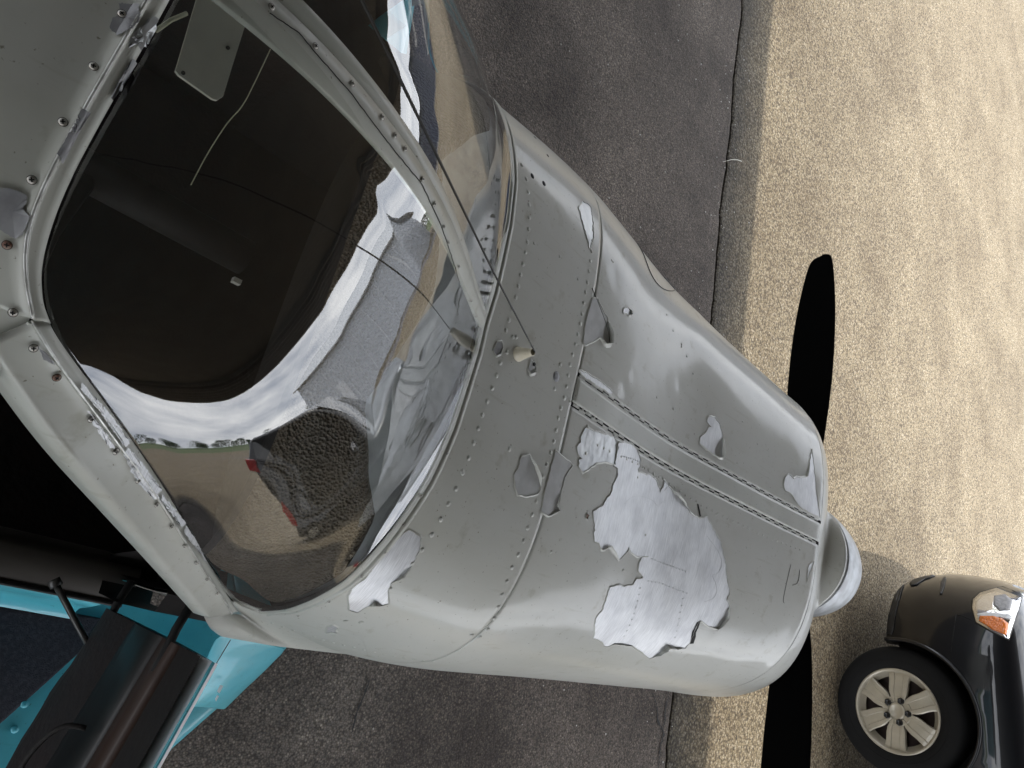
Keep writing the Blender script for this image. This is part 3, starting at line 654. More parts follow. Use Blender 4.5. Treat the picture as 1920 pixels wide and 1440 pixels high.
fz = lambda q, z=.80: on_plane(q, 2, z)
fair = [[fz(q, z) for q, z in zip(row, zs)] for row, zs in [([(405,1186),(385,1240),(362,1290),(340,1345)], (.86,.80,.76,.74)), ([(430,1189),(408,1245),(380,1300),(358,1323)], (.87,.815,.77,.745)), ([(480,1200),(450,1255),(410,1310),(388,1328)], (.86,.81,.765,.735)), ([(537,1214),(500,1255),(460,1290),(419,1332)], (.83,.775,.735,.70)), ([(537,1214),(500,1255),(460,1290),(419,1332)], (.80,.745,.705,.67))]]
fg = grid('wing_root_fairing', np.array(fair), 'teal_paint', AC); solid(fg, .002, 0); md = fg.modifiers.new('s', 'SUBSURF'); md.levels = md.render_levels = 2
tube('fairing_joint', [fz((432,1200), .871), fz((405,1245), .822), fz((378,1282), .785)], .0009, 'black_gap', fg, 6)
for q in ((422,1208), (397,1245)):
    lathe('rivet', [(.004, 0), (.003, .0015), (.0002, .002)], fz(q, .845 if q[0] > 410 else .812), 'z', 'teal_paint', fg, 12)
for px in ([(420,1216),(428,1219),(425,1225),(419,1222)], [(413,1284),(418,1286),(411,1300),(407,1296)], [(407,1303),(410,1305),(405,1315),(403,1311)]):
    flat_chip('paint_chip', px, 'white_trim', fg, lambda q, o: on_plane(q, 2, .80), 0)
# door, open
al = math.radians(12); dO = np.array([.552, -.462, 0]); du = np.array([math.cos(al), -math.sin(al), 0]); dn = np.array([-math.sin(al), -math.cos(al), 0])   # dn: towards the cabin side
def dp(u, z, n=0.): return dO + du * u + dn * n + np.array([0, 0, z])
def door_sheet(name, us, prof, m, parent, **k):
    return grid(name, np.array([[dp(u, z, n) for u in us] for z, n in prof]), m, parent, **k)
us = np.linspace(.0, .9, 40)
bulge = lambda z: -.045 + .03 * ((z - 1.1) / .2) ** 2
zs = np.linspace(.90, 1.30, 16)
door = door_sheet('door', us, [(z, bulge(z)) for z in zs], 'teal_paint', AC); solid(door, .003, 0); door['label'] = 'open cabin door with dark padded inner side'
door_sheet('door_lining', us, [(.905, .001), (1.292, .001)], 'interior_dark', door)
rag = lambda u: .006 * math.sin(u * 31) + .004 * math.sin(u * 77 + 1)
grid('door_carpet', np.array([[dp(u, z + (rag(u) if k_ < 2 else 0), n) for u in us] for k_, (z, n) in enumerate([(.905, -.03), (.907, .012), (.93, .016), (1.04, .014), (1.055, .006)])]), 'interior_maroon', door)
door_sheet('door_panel', us, [(1.05, .004), (1.054, .011), (1.08, .014), (1.13, .015), (1.163, .012), (1.168, .006)], 'door_gloss', door)
door_sheet('door_strip', us, [(1.17, .004), (1.172, .0085), (1.195, .0095), (1.220, .0085), (1.222, .0)], 'interior_brown', door)
door_sheet('door_recess', us, [(1.222, -.008), (1.262, -.012)], 'black_gap', door)
door_sheet('door_edge', us, [(1.262, -.012), (1.265, -.006), (1.282, -.010), (1.292, -.016), (1.290, -.024), (1.28, -.03)], 'white_trim', door)
tube('door_pull', smooth_curve([dp(.13, 1.16, .03), dp(.135, 1.15, .055), dp(.17, 1.125, .062), dp(.21, 1.10, .055), dp(.22, 1.095, .03)], 24), .0035, 'interior_dark', door, 12)
tube('door_latch', smooth_curve([dp(.20, 1.15, .03), dp(.205, 1.15, .05), dp(.235, 1.145, .052), dp(.25, 1.145, .03)], 20), .0025, 'door_gloss', door, 10)
for z in (.935, 1.20):
    pts = [np.array([.50, -.46, z]), np.array([.535, -.468, z]), dp(.012, z, .006), dp(.04, z, .004)]
    tube('hinge_arm', pts, .0065, 'black_gap', door, 8)
st0 = on_plane((102, 1091), 2, .90); st1 = dp(.155, 1.03, .02)
q2 = on_plane((178, 1232), 1, float((dO + du * .13)[1]) + .02)
tube('door_stay', [st0, q2], [.0052, .0048], 'interior_grey', AC, 12)
tube('stay_socket', [st0 + (st0 - q2) * .03, st0 + (q2 - st0) * .06], .0095, 'interior_grey', AC, 12)
# arm rest seen through the open door, low left of the picture
# ------------------------------------------------------------------ peeling paint: bare areas with lifted paint lips
def rough_poly(px, amp=1.2, step=5, seed=0):
    r = np.random.default_rng(seed + 11); out_ = []
    for a, b in zip(px, px[1:] + px[:1]):
        a = np.array(a, float); b = np.array(b, float); l = np.linalg.norm(b - a); n = max(1, int(l / step)); nn = np.array([-(b - a)[1], (b - a)[0]]) / (l + 1e-9)
        for k_ in range(n):
            p = a + (b - a) * k_ / n; out_.append(p + (nn * r.normal(0, amp * .6) if k_ else 0))
    return out_
def patch(px, m, parent, f=None, off=.0006, lip=.0008, curl=(), amp=1.2, seed=0, name='bare_patch', lipmat='grey_paint', step=5, label=None):
    pts = [uv(tuple(p)) for p in rough_poly(px, amp, step, seed)]
    sc_ = .5; P2 = [Vector((p[0] * sc_, p[1])) for p in pts]; n = len(P2)
    xs = [p.x for p in P2]; ys_ = [p.y for p in P2]; r = np.random.default_rng(seed)
    stp = max(.006, math.sqrt((max(xs) - min(xs)) * (max(ys_) - min(ys_)) / 1500))
    for gx_ in np.arange(min(xs), max(xs), stp):
        for gy_ in np.arange(min(ys_), max(ys_), stp): P2.append(Vector((gx_, gy_)))
    res = delaunay_2d_cdt(P2, [], [list(range(n))], 1, 1e-7)
    vs = np.array([(v.x / sc_, v.y) for v in res[0]]); V = Bp(vs[:, 0], vs[:, 1], off)
    F = [tuple(f_) for f_ in res[2]]
    # orient upward
    Fo = []
    for f_ in F:
        a, b, c_ = V[f_[0]], V[f_[1]], V[f_[2]]; nn = np.cross(b - a, c_ - a); out_dir = np.array([a[0], 0, a[2] - .8])
        Fo.append(f_ if nn @ out_dir > 0 else f_[::-1])
    o = obj(name, V, Fo, m, parent)
    if label: o['label'] = label
    # lip of paint standing up around it
    U = np.array([[p[0], p[1]] for p in pts]); cen = U.mean(0); nx = np.roll(U, -1, 0) - np.roll(U, 1, 0); s2 = np.stack([nx[:, 0] * sc_, nx[:, 1]], 1)
    area = .5 * np.sum(U[:, 0] * np.roll(U[:, 1], -1) - np.roll(U[:, 0], -1) * U[:, 1]); sgn = 1 if area > 0 else -1
    nor = np.stack([s2[:, 1], -s2[:, 0]], 1) * sgn; nor /= np.linalg.norm(nor, axis=1)[:, None] + 1e-9
    h = np.abs(r.normal(0, 1, n)); h = (h + np.roll(h, 1) + np.roll(h, -1) + np.roll(h, 2) + np.roll(h, -2)) / 5 * lip
    for (i0, i1, hh) in curl:   # fractions of the outline where paint lifts clear
        for k_ in range(n):
            fr = k_ / n
            if i0 <= fr <= i1: h[k_] += hh * math.sin(PI * (fr - i0) / (i1 - i0))
    rows_ = []
    for d, hf, ba in ((.0022, 0, .0), (.0010, .35, .0003), (.0002, 1, .0009), (-.0003, 1, .0005), (.0001, 0, .0002)):
        dd = d + (h * .6 if d > .001 else 0); uu = U[:, 0] + nor[:, 0] * dd / sc_; yy_ = U[:, 1] + nor[:, 1] * dd
        rows_.append(Bp(uu, yy_, ba + h * hf + .0001))
    P = np.array(rows_).transpose(1, 0, 2); oo = grid('paint_edge', P, lipmat, o, closed_u=True, flip=(sgn < 0))
    return o
Z3 = lambda L_: [(x / 4 + 1000, y / 4 + 800) for x, y in L_]
Z5 = lambda L_: [(x / 4 + 1040, y / 4 + 1040) for x, y in L_]
Z2 = lambda L_: [(x / 4 + 900, y / 4 + 560) for x, y in L_]
Z4 = lambda L_: [(x / 4 + 1280, y / 4 + 760) for x, y in L_]
Z7 = lambda L_: [(x / 3 + 500, y / 3 + 880) for x, y in L_]
cr, cl = cw[1], cw[-1]
big = Z3([(640,118),(700,125),(780,170),(805,250),(790,345),(870,358),(920,400),(950,492),(985,408),(1050,490),(1130,570),(1170,640),(1210,675),(1250,690),(1300,675),(1330,730),(1400,850),(1440,1000),(1455,1150),(1472,1240)]) + \
    Z5([(1290,340),(1312,400),(1290,480),(1220,555),(1160,540),(1100,495),(1075,505),(1010,665),(975,705),(850,680),(790,740),(710,775),(640,720),(580,680),(450,665),(400,688),(365,680),(360,655),(285,620),(300,580),(305,480),(360,405),(410,240),(480,225),(500,235),(580,230),(610,180),(655,178),(660,160),(625,120),(630,60),(650,20),(700,12)]) + \
    Z3([(860,972),(780,975),(730,940),(715,905),(690,950),(640,1000),(600,930),(575,890),(510,920),(490,870),(455,860),(450,790),(465,780),(445,635),(520,595),(530,570),(580,500),(590,450),(630,370),(630,310),(600,290),(612,240)])
bigp = patch(big, 'bare_metal', cr, curl=((.14, .17, .006), (.33, .38, .006), (.44, .49, .008), (.52, .55, .003), (.80, .84, .005)), seed=3, amp=1.4, label='large bright bare aluminium area with torn paint edges')
patch(Z3([(380,10),(470,40),(600,75),(628,120),(612,285),(560,268),(470,270),(430,300),(370,345),(335,300),(335,250),(360,240),(330,200),(320,150),(350,120),(360,60)]), 'old_metal', cr, seed=4, amp=1.6, lip=.0012)
patch(Z3([(160,180),(270,265),(290,290),(230,380),(205,500),(175,590),(190,625),(150,650),(110,668),(60,640),(80,500),(110,380)]), 'light_primer', cr, seed=5, amp=1, curl=((.35, .5, .004),), lip=.001)
patch([(977,855),(992,853),(997,865),(1005,885),(1013,912),(1008,925),(1000,928),(983,930),(970,928),(965,910),(963,890),(972,875)], 'light_primer', deck, seed=6, amp=1, curl=((.12, .4, .009),))
patch(Z7([(800,340),(870,385),(860,460),(820,540),(770,600),(700,640),(680,690),(685,755),(650,765),(610,745),(560,775),(510,805),(465,790),(460,710),(480,670),(560,610),(680,440),(760,370)]), 'bare_metal', deck, seed=7, curl=((.2, .3, .003), (.42, .47, .007)))
patch(Z2([(840,0),(880,0),(920,90),(955,150),(972,250),(975,335),(930,340),(900,290),(830,330),(785,350),(770,330),(790,180)]), 'light_primer', cl, seed=8, amp=.8, curl=((.22, .5, .010),))
patch(Z2([(1075,75),(1110,68),(1130,90),(1132,120),(1110,128),(1098,110),(1070,105)]), 'bare_metal', cl, seed=9, amp=.3, curl=((.3, .6, .004),), step=3)
patch(Z2([(1715,880),(1760,890),(1800,950),(1820,1020),(1818,1080),(1815,1190),(1790,1190),(1700,1130),(1645,1085),(1650,1040),(1690,1010),(1712,965),(1735,965),(1700,920)]), 'bare_metal', cl, seed=10, amp=.6, curl=((.25, .5, .010),))
patch(Z4([(790,515),(812,530),(830,552),(850,535),(880,545),(930,535),(940,500),(950,440),(965,330),(975,400),(990,520),(1000,640),(1015,750),(1030,840),(960,810),(900,780),(850,720),(800,650),(770,640),(755,590),(765,540)]), 'bare_metal', cl, seed=12, amp=1, curl=((.0, .18, .002),))
patch([(1093,377),(1107,387),(1112,417),(1113,443),(1107,467),(1100,443),(1093,417),(1088,400),(1086,387)], 'old_metal', deck, seed=13, amp=1.2, step=3)
patch([(931,641),(940,640),(943,652),(938,664),(930,668),(924,656),(928,650)], 'primer', deck, seed=14, amp=.6, step=3)
patch([(994,676),(1000,680),(1005,690),(1002,698),(994,701),(990,692)], 'old_metal', deck, seed=15, amp=.4, step=3, curl=((.3, .6, .004),))
patch(Z4([(985,1165),(978,1190),(960,1240),(940,1290),(928,1330),(935,1280),(945,1200)]), 'old_metal', cr, seed=16, amp=.6, step=3)
patch([(1084,694),(1100,700),(1130,718),(1150,735),(1146,739),(1120,724),(1090,703)], 'bare_metal', cl, seed=17, amp=1.2, step=4)
patch([(615,1176),(624,1171),(634,1176),(628,1181),(633,1186),(622,1184),(612,1186)], 'bare_metal', deck, seed=18, amp=1, step=3)
patch([(1218,905),(1222,905)] and [(1100,962),(1104,966),(1101,974),(1097,970)], 'rust', cr, seed=19, amp=.3, step=3)
# rivets and screws
def rivet_mesh(name, r, h, m, n=12):
    V = []; F = []
    prof = [(r * 1.25, .0), (r * 1.2, h * .15), (r, h * .1), (r * .95, h * .7), (r * .5, h), (0.00001, h)]
    for rr_, hh in prof:
        for j in range(n): V.append((rr_ * math.cos(2 * PI * j / n), rr_ * math.sin(2 * PI * j / n), hh))
    for i in range(len(prof) - 1):
        for j in range(n): F.append((i * n + j, i * n + (j + 1) % n, (i + 1) * n + (j + 1) % n, (i + 1) * n + j))
    me = bpy.data.meshes.new(name); me.from_pydata(V, [], F); me.materials.append(M[m]); me.polygons.foreach_set('use_smooth', [True] * len(F)); me.update(); return me
RV = rivet_mesh('rivet', .0035, .0015, 'grey_paint'); RVS = rivet_mesh('rivet', .0026, .0012, 'grey_paint'); RVM = rivet_mesh('rivet', .0026, .0008, 'deck_metal')
def surf_frame(P0, f):
    e = 1e-4; n = np.array([f((P0 + d)[None])[0] - f((P0 - d)[None])[0] for d in np.eye(3) * e]); return n / np.linalg.norm(n)
def place(me, p, n, parent, rot=0):
    o = bpy.data.objects.new(me.name, me); COL.objects.link(o); o.parent = parent
    o.matrix_local = Matrix.Translation(Vector(p)) @ Vector(n).to_track_quat('Z', 'Y').to_matrix().to_4x4() @ Matrix.Rotation(rot, 4, 'Z'); return o
def body_at(q, off=0.):
    p0 = on_surf(q, G); a, y = to_uv(p0); return Bp(a, y, off), surf_frame(p0, G)
def rivets(px, n, parent, me=None, skip=()):
    P = resample([uv(q) for q in px], n)
    for i, (a, y) in enumerate(P):
        if i in skip: continue
        a += rng.normal(0, .0008); p = Bp(a, y, .0001); place(me or RV, p, surf_frame(Bp(a, y), G), parent)
rivets([(1112,432),(1110,470),(1103,520),(1095,565),(1085,622),(1072,668),(1066,695),(1060,740),(1048,775),(1040,820),(1032,850),(1022,878),(1014,908),(1003,950),(990,990),(975,1035),(960,1065),(945,1105),(932,1145),(915,1180)], 36, deck)
rivets([(978,310),(988,340),(992,380),(992,420),(990,450),(984,480),(975,520),(968,555),(957,590),(949,620)], 15, deck)
rivets([(938,680),(925,723),(915,748),(905,775),(897,802),(888,830),(879,857),(868,884),(857,912),(842,942),(828,972),(812,1000),(794,1028),(775,1055),(755,1082),(731,1105)], 17, deck)
rivets([(511,1167),(540,1178),(575,1188),(615,1203),(660,1213),(715,1226),(768,1235),(812,1240)], 17, deck, RVS)
rivets([(1101,800),(1098,850)], 2, deck); rivets([(648,1165),(677,1167)], 2, deck); rivets([(885,1190),(900,1194)], 2, deck)
rivets([(1002,455),(1006,447),(1084,505),(1084,523)], 3, deck, RVS)
for q in ((951,660),(962,632),(968,632),(955,842),(866,884),(1050,684),(1040,729)): p, n = body_at(q); place(RV, p, n, deck)
rivets([(1068,753),(1080,760),(1095,770),(1110,780),(1125,790)], 6, cr, RVS)
rivets([(1120,835),(1150,850),(1200,872),(1240,897),(1290,932),(1340,960),(1400,990),(1450,1012),(1500,1030)], 40, cr, RVS)
for q in ((1209,878),(1196,895),(1243,897),(1210,1003),(1034,1035),(1168,1069),(1342,965),(1400,1027)): p, n = body_at(q); place(RVS, p, n, cr)
for q in ((1135,600),(1150,490),(1250,590),(1262,620),(1278,650),(1288,668),(1300,700),(1232,745),(1263,767),(1392,790),(1420,832),(1382,868),(1148,488),(1278,645)): p, n = body_at(q); place(RVS, p, n, cl)
for q in ((1582, 1038), (1551, 1112)):
    d_ = ray(*q); t_ = np.linspace(2.0, 3.2, 2400); P_ = CAM + t_[:, None] * d_; g_ = ((P_[:, 0] - CX)**2 + (P_[:, 2] - CZ)**2) / CR**2 + (np.maximum(P_[:, 1] - 1.222, 0) / .305)**2 - 1; k_ = np.where((g_ < 0) & (P_[:, 1] > 1.222))[0]
    if len(k_): p = P_[k_[0]]; n = np.array([(p[0] - CX) / CR**2, (p[1] - 1.222) / .305**2, (p[2] - CZ) / CR**2]); place(rivet_mesh('fastener', .0055, .0008, 'rubber'), p, n / np.linalg.norm(n), spn)
RVB = rivet_mesh('rivet', .0018, .0006, 'bare_metal')
def rivets_on(px, n_): 
    P = resample([uv(q) for q in px], n_)
    for a, y in P: place(RVB, Bp(a, y, .0008), surf_frame(Bp(a, y), G), bigp)
rivets_on(Z3([(680, 225), (740, 240), (800, 262)]), 8); rivets_on(Z3([(890, 990), (1000, 1035), (1140, 1085)]), 12); rivets_on(Z5([(700, 195), (800, 215), (900, 255), (990, 290)]), 12); rivets_on(Z5([(520, 610), (600, 420), (640, 250)]), 9); rivets_on(Z5([(900, 620), (940, 430), (960, 330)]), 7)
def crease(px, r=.0016):
    P = smooth_curve([uv(q) for q in px], 30); V, F = [], []
    for i_, (a, y) in enumerate(P):
        w_ = r * math.sin(PI * (i_ + .5) / 30)
        for u_, h_ in ((-4, -.6), (-1.5, .08), (0, .22), (1.5, .08), (4, -.6)): V.append(Bp(a, y, 0.0007 + w_ * h_) + np.array([u_ * w_ * .6, u_ * w_ * .8, 0]))
    return obj('dent_ridge', V, grid_faces(30, 5), 'bare_metal', bigp)
# fasteners with a dark recess (open holes, oval plug)
def disc(q, r, m, parent, h=.0012, name='fastener'):
    p, n = body_at(q); me = rivet_mesh(name, r, h, m); return place(me, p, n, parent)
for q in ((998,330),(1020,344)): disc(q, .0042, 'black_gap', deck, .0006, 'open_hole')
plug = disc((1043,706), .0078, 'primer', deck, .0012, 'plug'); disc((1001,683), .0035, 'rubber', deck, .002, 'fastener')
for q in ((1027,292),(1003,258)): disc(q, .003, 'black_gap', deck, .0006, 'open_hole')
# screws with a cross slot
def screw_mesh(r):
    me = rivet_mesh('screw', r, .0011, 'screw_metal', 14); bm = bmesh.new(); bm.from_mesh(me); me.materials.append(M['black_gap'])
    for a in (0, PI / 2):
        c_, s_ = math.cos(a), math.sin(a); l, w_ = r * .62, r * .17
        vs = [bm.verts.new((x * c_ - y * s_, x * s_ + y * c_, .00125)) for x, y in ((-l, -w_), (l, -w_), (l, w_), (-l, w_))]; f_ = bm.faces.new(vs); f_.material_index = 1
    # recess ring around head
    n = 16; v0 = [bm.verts.new((r * 1.1 * math.cos(2 * PI * j / n), r * 1.1 * math.sin(2 * PI * j / n), .0003)) for j in range(n)]; v1 = [bm.verts.new((r * 1.22 * math.cos(2 * PI * j / n), r * 1.22 * math.sin(2 * PI * j / n), .0003)) for j in range(n)]
    for j in range(n): f_ = bm.faces.new((v0[j], v0[(j + 1) % n], v1[(j + 1) % n], v1[j])); f_.material_index = 1
    bm.to_mesh(me); bm.free(); return me
SC1, SC2 = screw_mesh(.0026), screw_mesh(.0020); SCR = SC1.copy(); SCR.materials[0] = M['rust']; SCR.name = 'screw'
def zsurf_rows(R_, q):
    """where a sight line meets a mesh object"""
    from mathutils.bvhtree import BVHTree
    if R_.name not in BV:
        me = R_.data; BV[R_.name] = BVHTree.FromPolygons([v.co[:] for v in me.vertices], [p.vertices[:] for p in me.polygons])
    h = BV[R_.name].ray_cast(Vector(CAM), Vector(ray(*q))); 
    if h[0] is None: return None
    n = h[1] if h[1].dot(Vector(ray(*q))) < 0 else -h[1]; return np.array(h[0]), np.array(n)
BV = {}
def screws(pxs, me, host, off=.0016):
    for q in pxs:
        h = zsurf_rows(host, q)
        if h is None: print('screw miss', q); continue
        place(me, h[0] + h[1] * off, h[1], host, rng.uniform(0, 1.5))
screws([(175,126),(118,230),(60,338),(228,28),(25,585)], SC1, roof); screws([(14,459)], SCR, roof)
screws([(62,651),(169,784),(215,845),(257,899)], SC1, pillar); screws([(105,706)], SCR, pillar)
screws([(291,945),(319,986),(347,1021),(369,1053),(389,1084),(405,1111)], SC2, pillar)
screws([(508,14),(590,87),(659,157),(715,220),(739,254),(758,279),(791,336),(813,382)], SC1, post, .001); screws([(831,425),(839,455),(859,500),(883,563),(893,592)], SC2, post, .001)
def on_trim(px, me):
    for q in px:
        p, n = body_at(q); place(me, p + n * .0035, n, trim, rng.uniform(0, 1.5))
screws([(838,850),(790,930),(757,984),(722,1035),(678,1080)], SC2, trim, .0006)
on_trim([(617,1124),(560,1150),(494,1160),(442,1152)], SC2)
# primer patches on roof skin and metal peeling on the pillar
def host_patch(px, host, m, seed, name='bare_patch', off=.0018, step=3, amp=1.0):
    pp = rough_poly(px, amp, step, seed); V = []
    for q in pp:
        h = zsurf_rows(host, tuple(q))
        if h is not None: V.append(h[0] + h[1] * off)
    if len(V) < 4: return
    V = np.array(V); c0 = V.mean(0); mid_ = (V + c0) / 2
    n = len(V); verts = list(V) + list(mid_) + [c0]
    nn = zsurf_rows(host, tuple(np.mean(pp, 0))); 
    if nn is not None: verts[-1] = nn[0] + nn[1] * off
    for i in range(n):
        hq = zsurf_rows(host, tuple((np.array(pp[min(i, len(pp) - 1)]) + np.mean(pp, 0)) / 2))
        if hq is not None: verts[n + i] = hq[0] + hq[1] * off
    F = [(i, (i + 1) % n, n + (i + 1) % n, n + i) for i in range(n)] + [(n + i, n + (i + 1) % n, 2 * n) for i in range(n)]
    return obj(name, verts, F, m, host)
host_patch([(-8,352),(20,354),(50,365),(55,380),(46,392),(58,408),(45,440),(33,449),(12,438),(-8,425)], roof, 'primer', 1)
host_patch([(222,8),(262,10),(258,40),(238,60),(222,70),(205,55),(210,35),(225,30)], roof, 'primer', 2)
host_patch([(283,30),(293,34),(288,60),(262,95),(250,78),(240,92),(246,65),(268,50)], roof, 'old_metal', 3)
host_patch([(245,110),(255,118),(230,170),(212,190),(205,182),(222,150)], roof, 'primer', 4)
host_patch([(155,205),(165,210),(130,280),(112,305),(108,290),(135,245)], roof, 'primer', 5)
host_patch([(72,650),(88,662),(107,680),(96,680),(80,672)], pillar, 'primer', 6)
for i, (px) in enumerate([[(150,715),(168,735),(195,765),(222,800),(240,830),(232,836),(214,812),(190,778),(165,745),(148,728)], [(165,765),(178,780),(196,808),(212,838),(202,838),(186,815),(170,790)], [(236,836),(256,858),(280,890),(300,918),(292,925),(270,900),(246,868),(232,850)], [(240,860),(262,885),(285,915),(296,932),(284,934),(262,910),(240,880)], [(300,925),(322,950),(345,980),(338,986),(314,958),(298,936)], [(345,985),(368,1015),(392,1050),(386,1056),(362,1024),(342,996)]]):
    host_patch(px, pillar, 'bare_metal', 20 + i, amp=1.8, off=.0022 + .0003 * (i % 2))
# crack lines on frame parts
def host_line(px, host, r=.0005, m='black_gap', off=.0006, name='crack', jit=.6):
    V = []
    for q in rough_poly(px, jit, 6, len(px) + int(px[0][0]))[:-1 - int(np.hypot(px[-1][0] - px[0][0], px[-1][1] - px[0][1]) / 6)] if len(px) > 2 else px:
        h = zsurf_rows(host, tuple(q))
        if h is not None: V.append(h[0] + h[1] * off)
    if len(V) > 1: return tube(name, V, r, m, host, 5)
host_line([(505,25),(560,62),(600,110),(655,172),(700,232),(745,290),(790,345),(825,420),(850,490),(872,560)], post, .0005)
host_line([(58,603),(30,613),(-6,628)], pillar, .0012, 'grey_frame', .001, 'seam')
host_line([(325,950),(333,956),(342,952)], pillar)
# body surface scratches / seams drawn as raised hairlines of old sealant
def body_line(px, parent, r=.0005, m='black_gap', off=.0004, name='crack'):
    P = smooth_curve([uv(q) for q in px], 40); return tube(name, [Bp(a, y, off) for a, y in P], r, m, parent, 5)
body_line([(1483,1058),(1478,1080),(1472,1105),(1468,1128),(1471,1131)], cr, .0004); body_line([(1499,1068),(1498,1085),(1494,1096),(1486,1097)], cr, .0004)
body_line([(1200,455),(1212,495),(1225,525),(1245,545),(1262,547),(1268,540)], cl, .0009, 'wire', .0009, 'wire_loop')
body_line([(1268,540),(1262,520),(1255,510)], cl, .0014, 'wire', .0012, 'wire_loop')
body_line([(1110,540),(1130,590),(1140,620),(1143,642)], cl, .0006)
body_line([(1150,815),(1156,835),(1152,860),(1150,875)], cr, .0005); body_line([(1245,920),(1258,905),(1275,940),(1296,962)], bigp, .0002, 'primer', .0008)
body_line([(1313,968),(1309,950),(1308,945)], cr, .0016)
body_line([(1170,945),(1185,930),(1205,930),(1225,938),(1233,952),(1240,940),(1262,938),(1280,945),(1292,965)], bigp, .0002, 'old_metal', .0007)
body_line([(1325,1005),(1345,1030),(1355,1055),(1345,1078),(1332,1075),(1345,1100),(1340,1122),(1320,1128)], bigp, .0002, 'primer', .0007)
# shade under the big curl, painted as a flat black patch
obj('curl_shade_patch', [Bp(*uv(q), .0012) for q in [(1313,1163),(1300,1206),(1293,1207),(1297,1185),(1306,1167)]], [(0, 1, 2, 3, 4)], 'black_gap', cr, smooth=False)
# ---- wire aerial on its insulator
p, n = body_at((972, 664)); base_pt = p
tip = on_plane((1009, 659), 1, float(p[1]) + .004)
ax = tip - base_pt; Ln = np.linalg.norm(ax); ax /= Ln
def axis_lathe(name, prof, c0, a, m, parent, n=24):
    o = lathe(name, prof, (0, 0, 0), 'z', m, parent, n); o.matrix_local = Matrix.Translation(Vector(c0)) @ Vector(a).to_track_quat('Z', 'Y').to_matrix().to_4x4(); return o
ins = axis_lathe('insulator', [(.0125, -.004), (.0125, .002), (.0115, .004), (.0105, .006), (.0062, Ln * .66), (.0066, Ln * .72), (.0052, Ln * .74)], base_pt, ax, 'ivory', AC)
axis_lathe('terminal', [(.0046, 0), (.0046, .003), (.0056, .003), (.0056, .006), (.0030, .0065), (.0030, .012), (.0018, .013), (.0001, .013)], base_pt + ax * Ln * .74, ax, 'wire', ins, 12)
p2, n2 = body_at((965, 660)); place(rivet_mesh('mount_screw', .004, .002, 'rubber'), p2, n2, ins)
wt0 = base_pt + ax * Ln * .84
wt1 = on_plane((700, 34), 0, .0); far = on_plane((700, 34), 2, 1.93)
tube('aerial_wire', [wt0, wt0 + (far - wt0) * .5 + np.array([0, 0, -.004]), wt0 + (far - wt0) * 1.6], .0011, 'wire', AC, 8)
# ------------------------------------------------------------------ parked SUV, nose to the left of the viewer
hd = np.array([-.9945, -.1045]); inn = np.array([-.1045, .9945])
wc = np.array([.325, 4.315]); front = wc - hd * 0 + hd * .93 + inn * .955
SUV = empty('parked_suv', 'black SUV with cream five-lug wheel parked beyond the aircraft nose', 'car', (front[0], front[1], .004), math.atan2(hd[1], hd[0]))
# local: +x forward from the front tip (so body lies at x<0); +y = its left side, which faces the viewer
MW = SUV.matrix_world = Matrix.Translation((front[0], front[1], .004)) @ Matrix.Rotation(math.atan2(hd[1], hd[0]), 4, 'Z'); MWi = MW.inverted()
SL = 4.78
def plan(s):
    a = 1.0
    if s < .62: a = (max(0, 1 - ((.62 - s) / .62) ** 2.7)) ** (1 / 2.7)
    if s > SL - .35: a = (max(0, 1 - ((s - SL + .35) / .35) ** 3.2)) ** (1 / 3.2)
    return .975 * a
def hood(s): return float(np.interp(s, [0, .03, .10, .3, .7, 1.2, 1.6, 4.2, 4.6, SL], [.80, .92, .985, 1.04, 1.09, 1.14, 1.12, 1.10, 1.08, 1.0]))
prof = [(0, .25), (.55, .25), (.85, .26), (.95, .29), (.985, .36), (1.0, .50), (1.002, .62), (.998, .76), (.985, .86), (.965, .93), (.93, .975), (.86, 1.0), (.6, 1.012), (.3, 1.018), (0, 1.02)]
ss = np.r_[[0.0, .004, .015, .035, .07, .12, .18, .26, .36, .48, .62], np.linspace(.75, SL - .4, 34), [SL - .3, SL - .2, SL - .1, SL - .04, SL - .01, SL]]
P = []
for s in ss:
    W_ = max(plan(s), .001); H_ = hood(s); row = []
    full = [(y_, z_, 1) for y_, z_ in prof] + [(-y_, z_, 1) for y_, z_ in prof[::-1][1:-1]]
    for y_, z_, _ in full:
        z = z_ if z_ < .8 else .8 + (z_ - .8) * (H_ - .8) / .22
        if s < .35 and z_ < .5: z = z_ + (0.35 - s) * .0
        xo = 0
        # upright front: let the lower valance tuck back and the bumper stand proud
        if s < .3: xo = -.05 * (1 - s / .3) * max(0, (z_ - .62) / .4) ** 1.2 - .10 * (1 - s / .3) * max(0, (.42 - z_) / .2)
        row.append((-s + xo, y_ * W_, z))
    P.append(row)
body = grid('body', np.array(P).transpose(1, 0, 2), 'suv_black', SUV, closed_u=True, flip=False)
AX = (-.93, -.93 - 2.77)
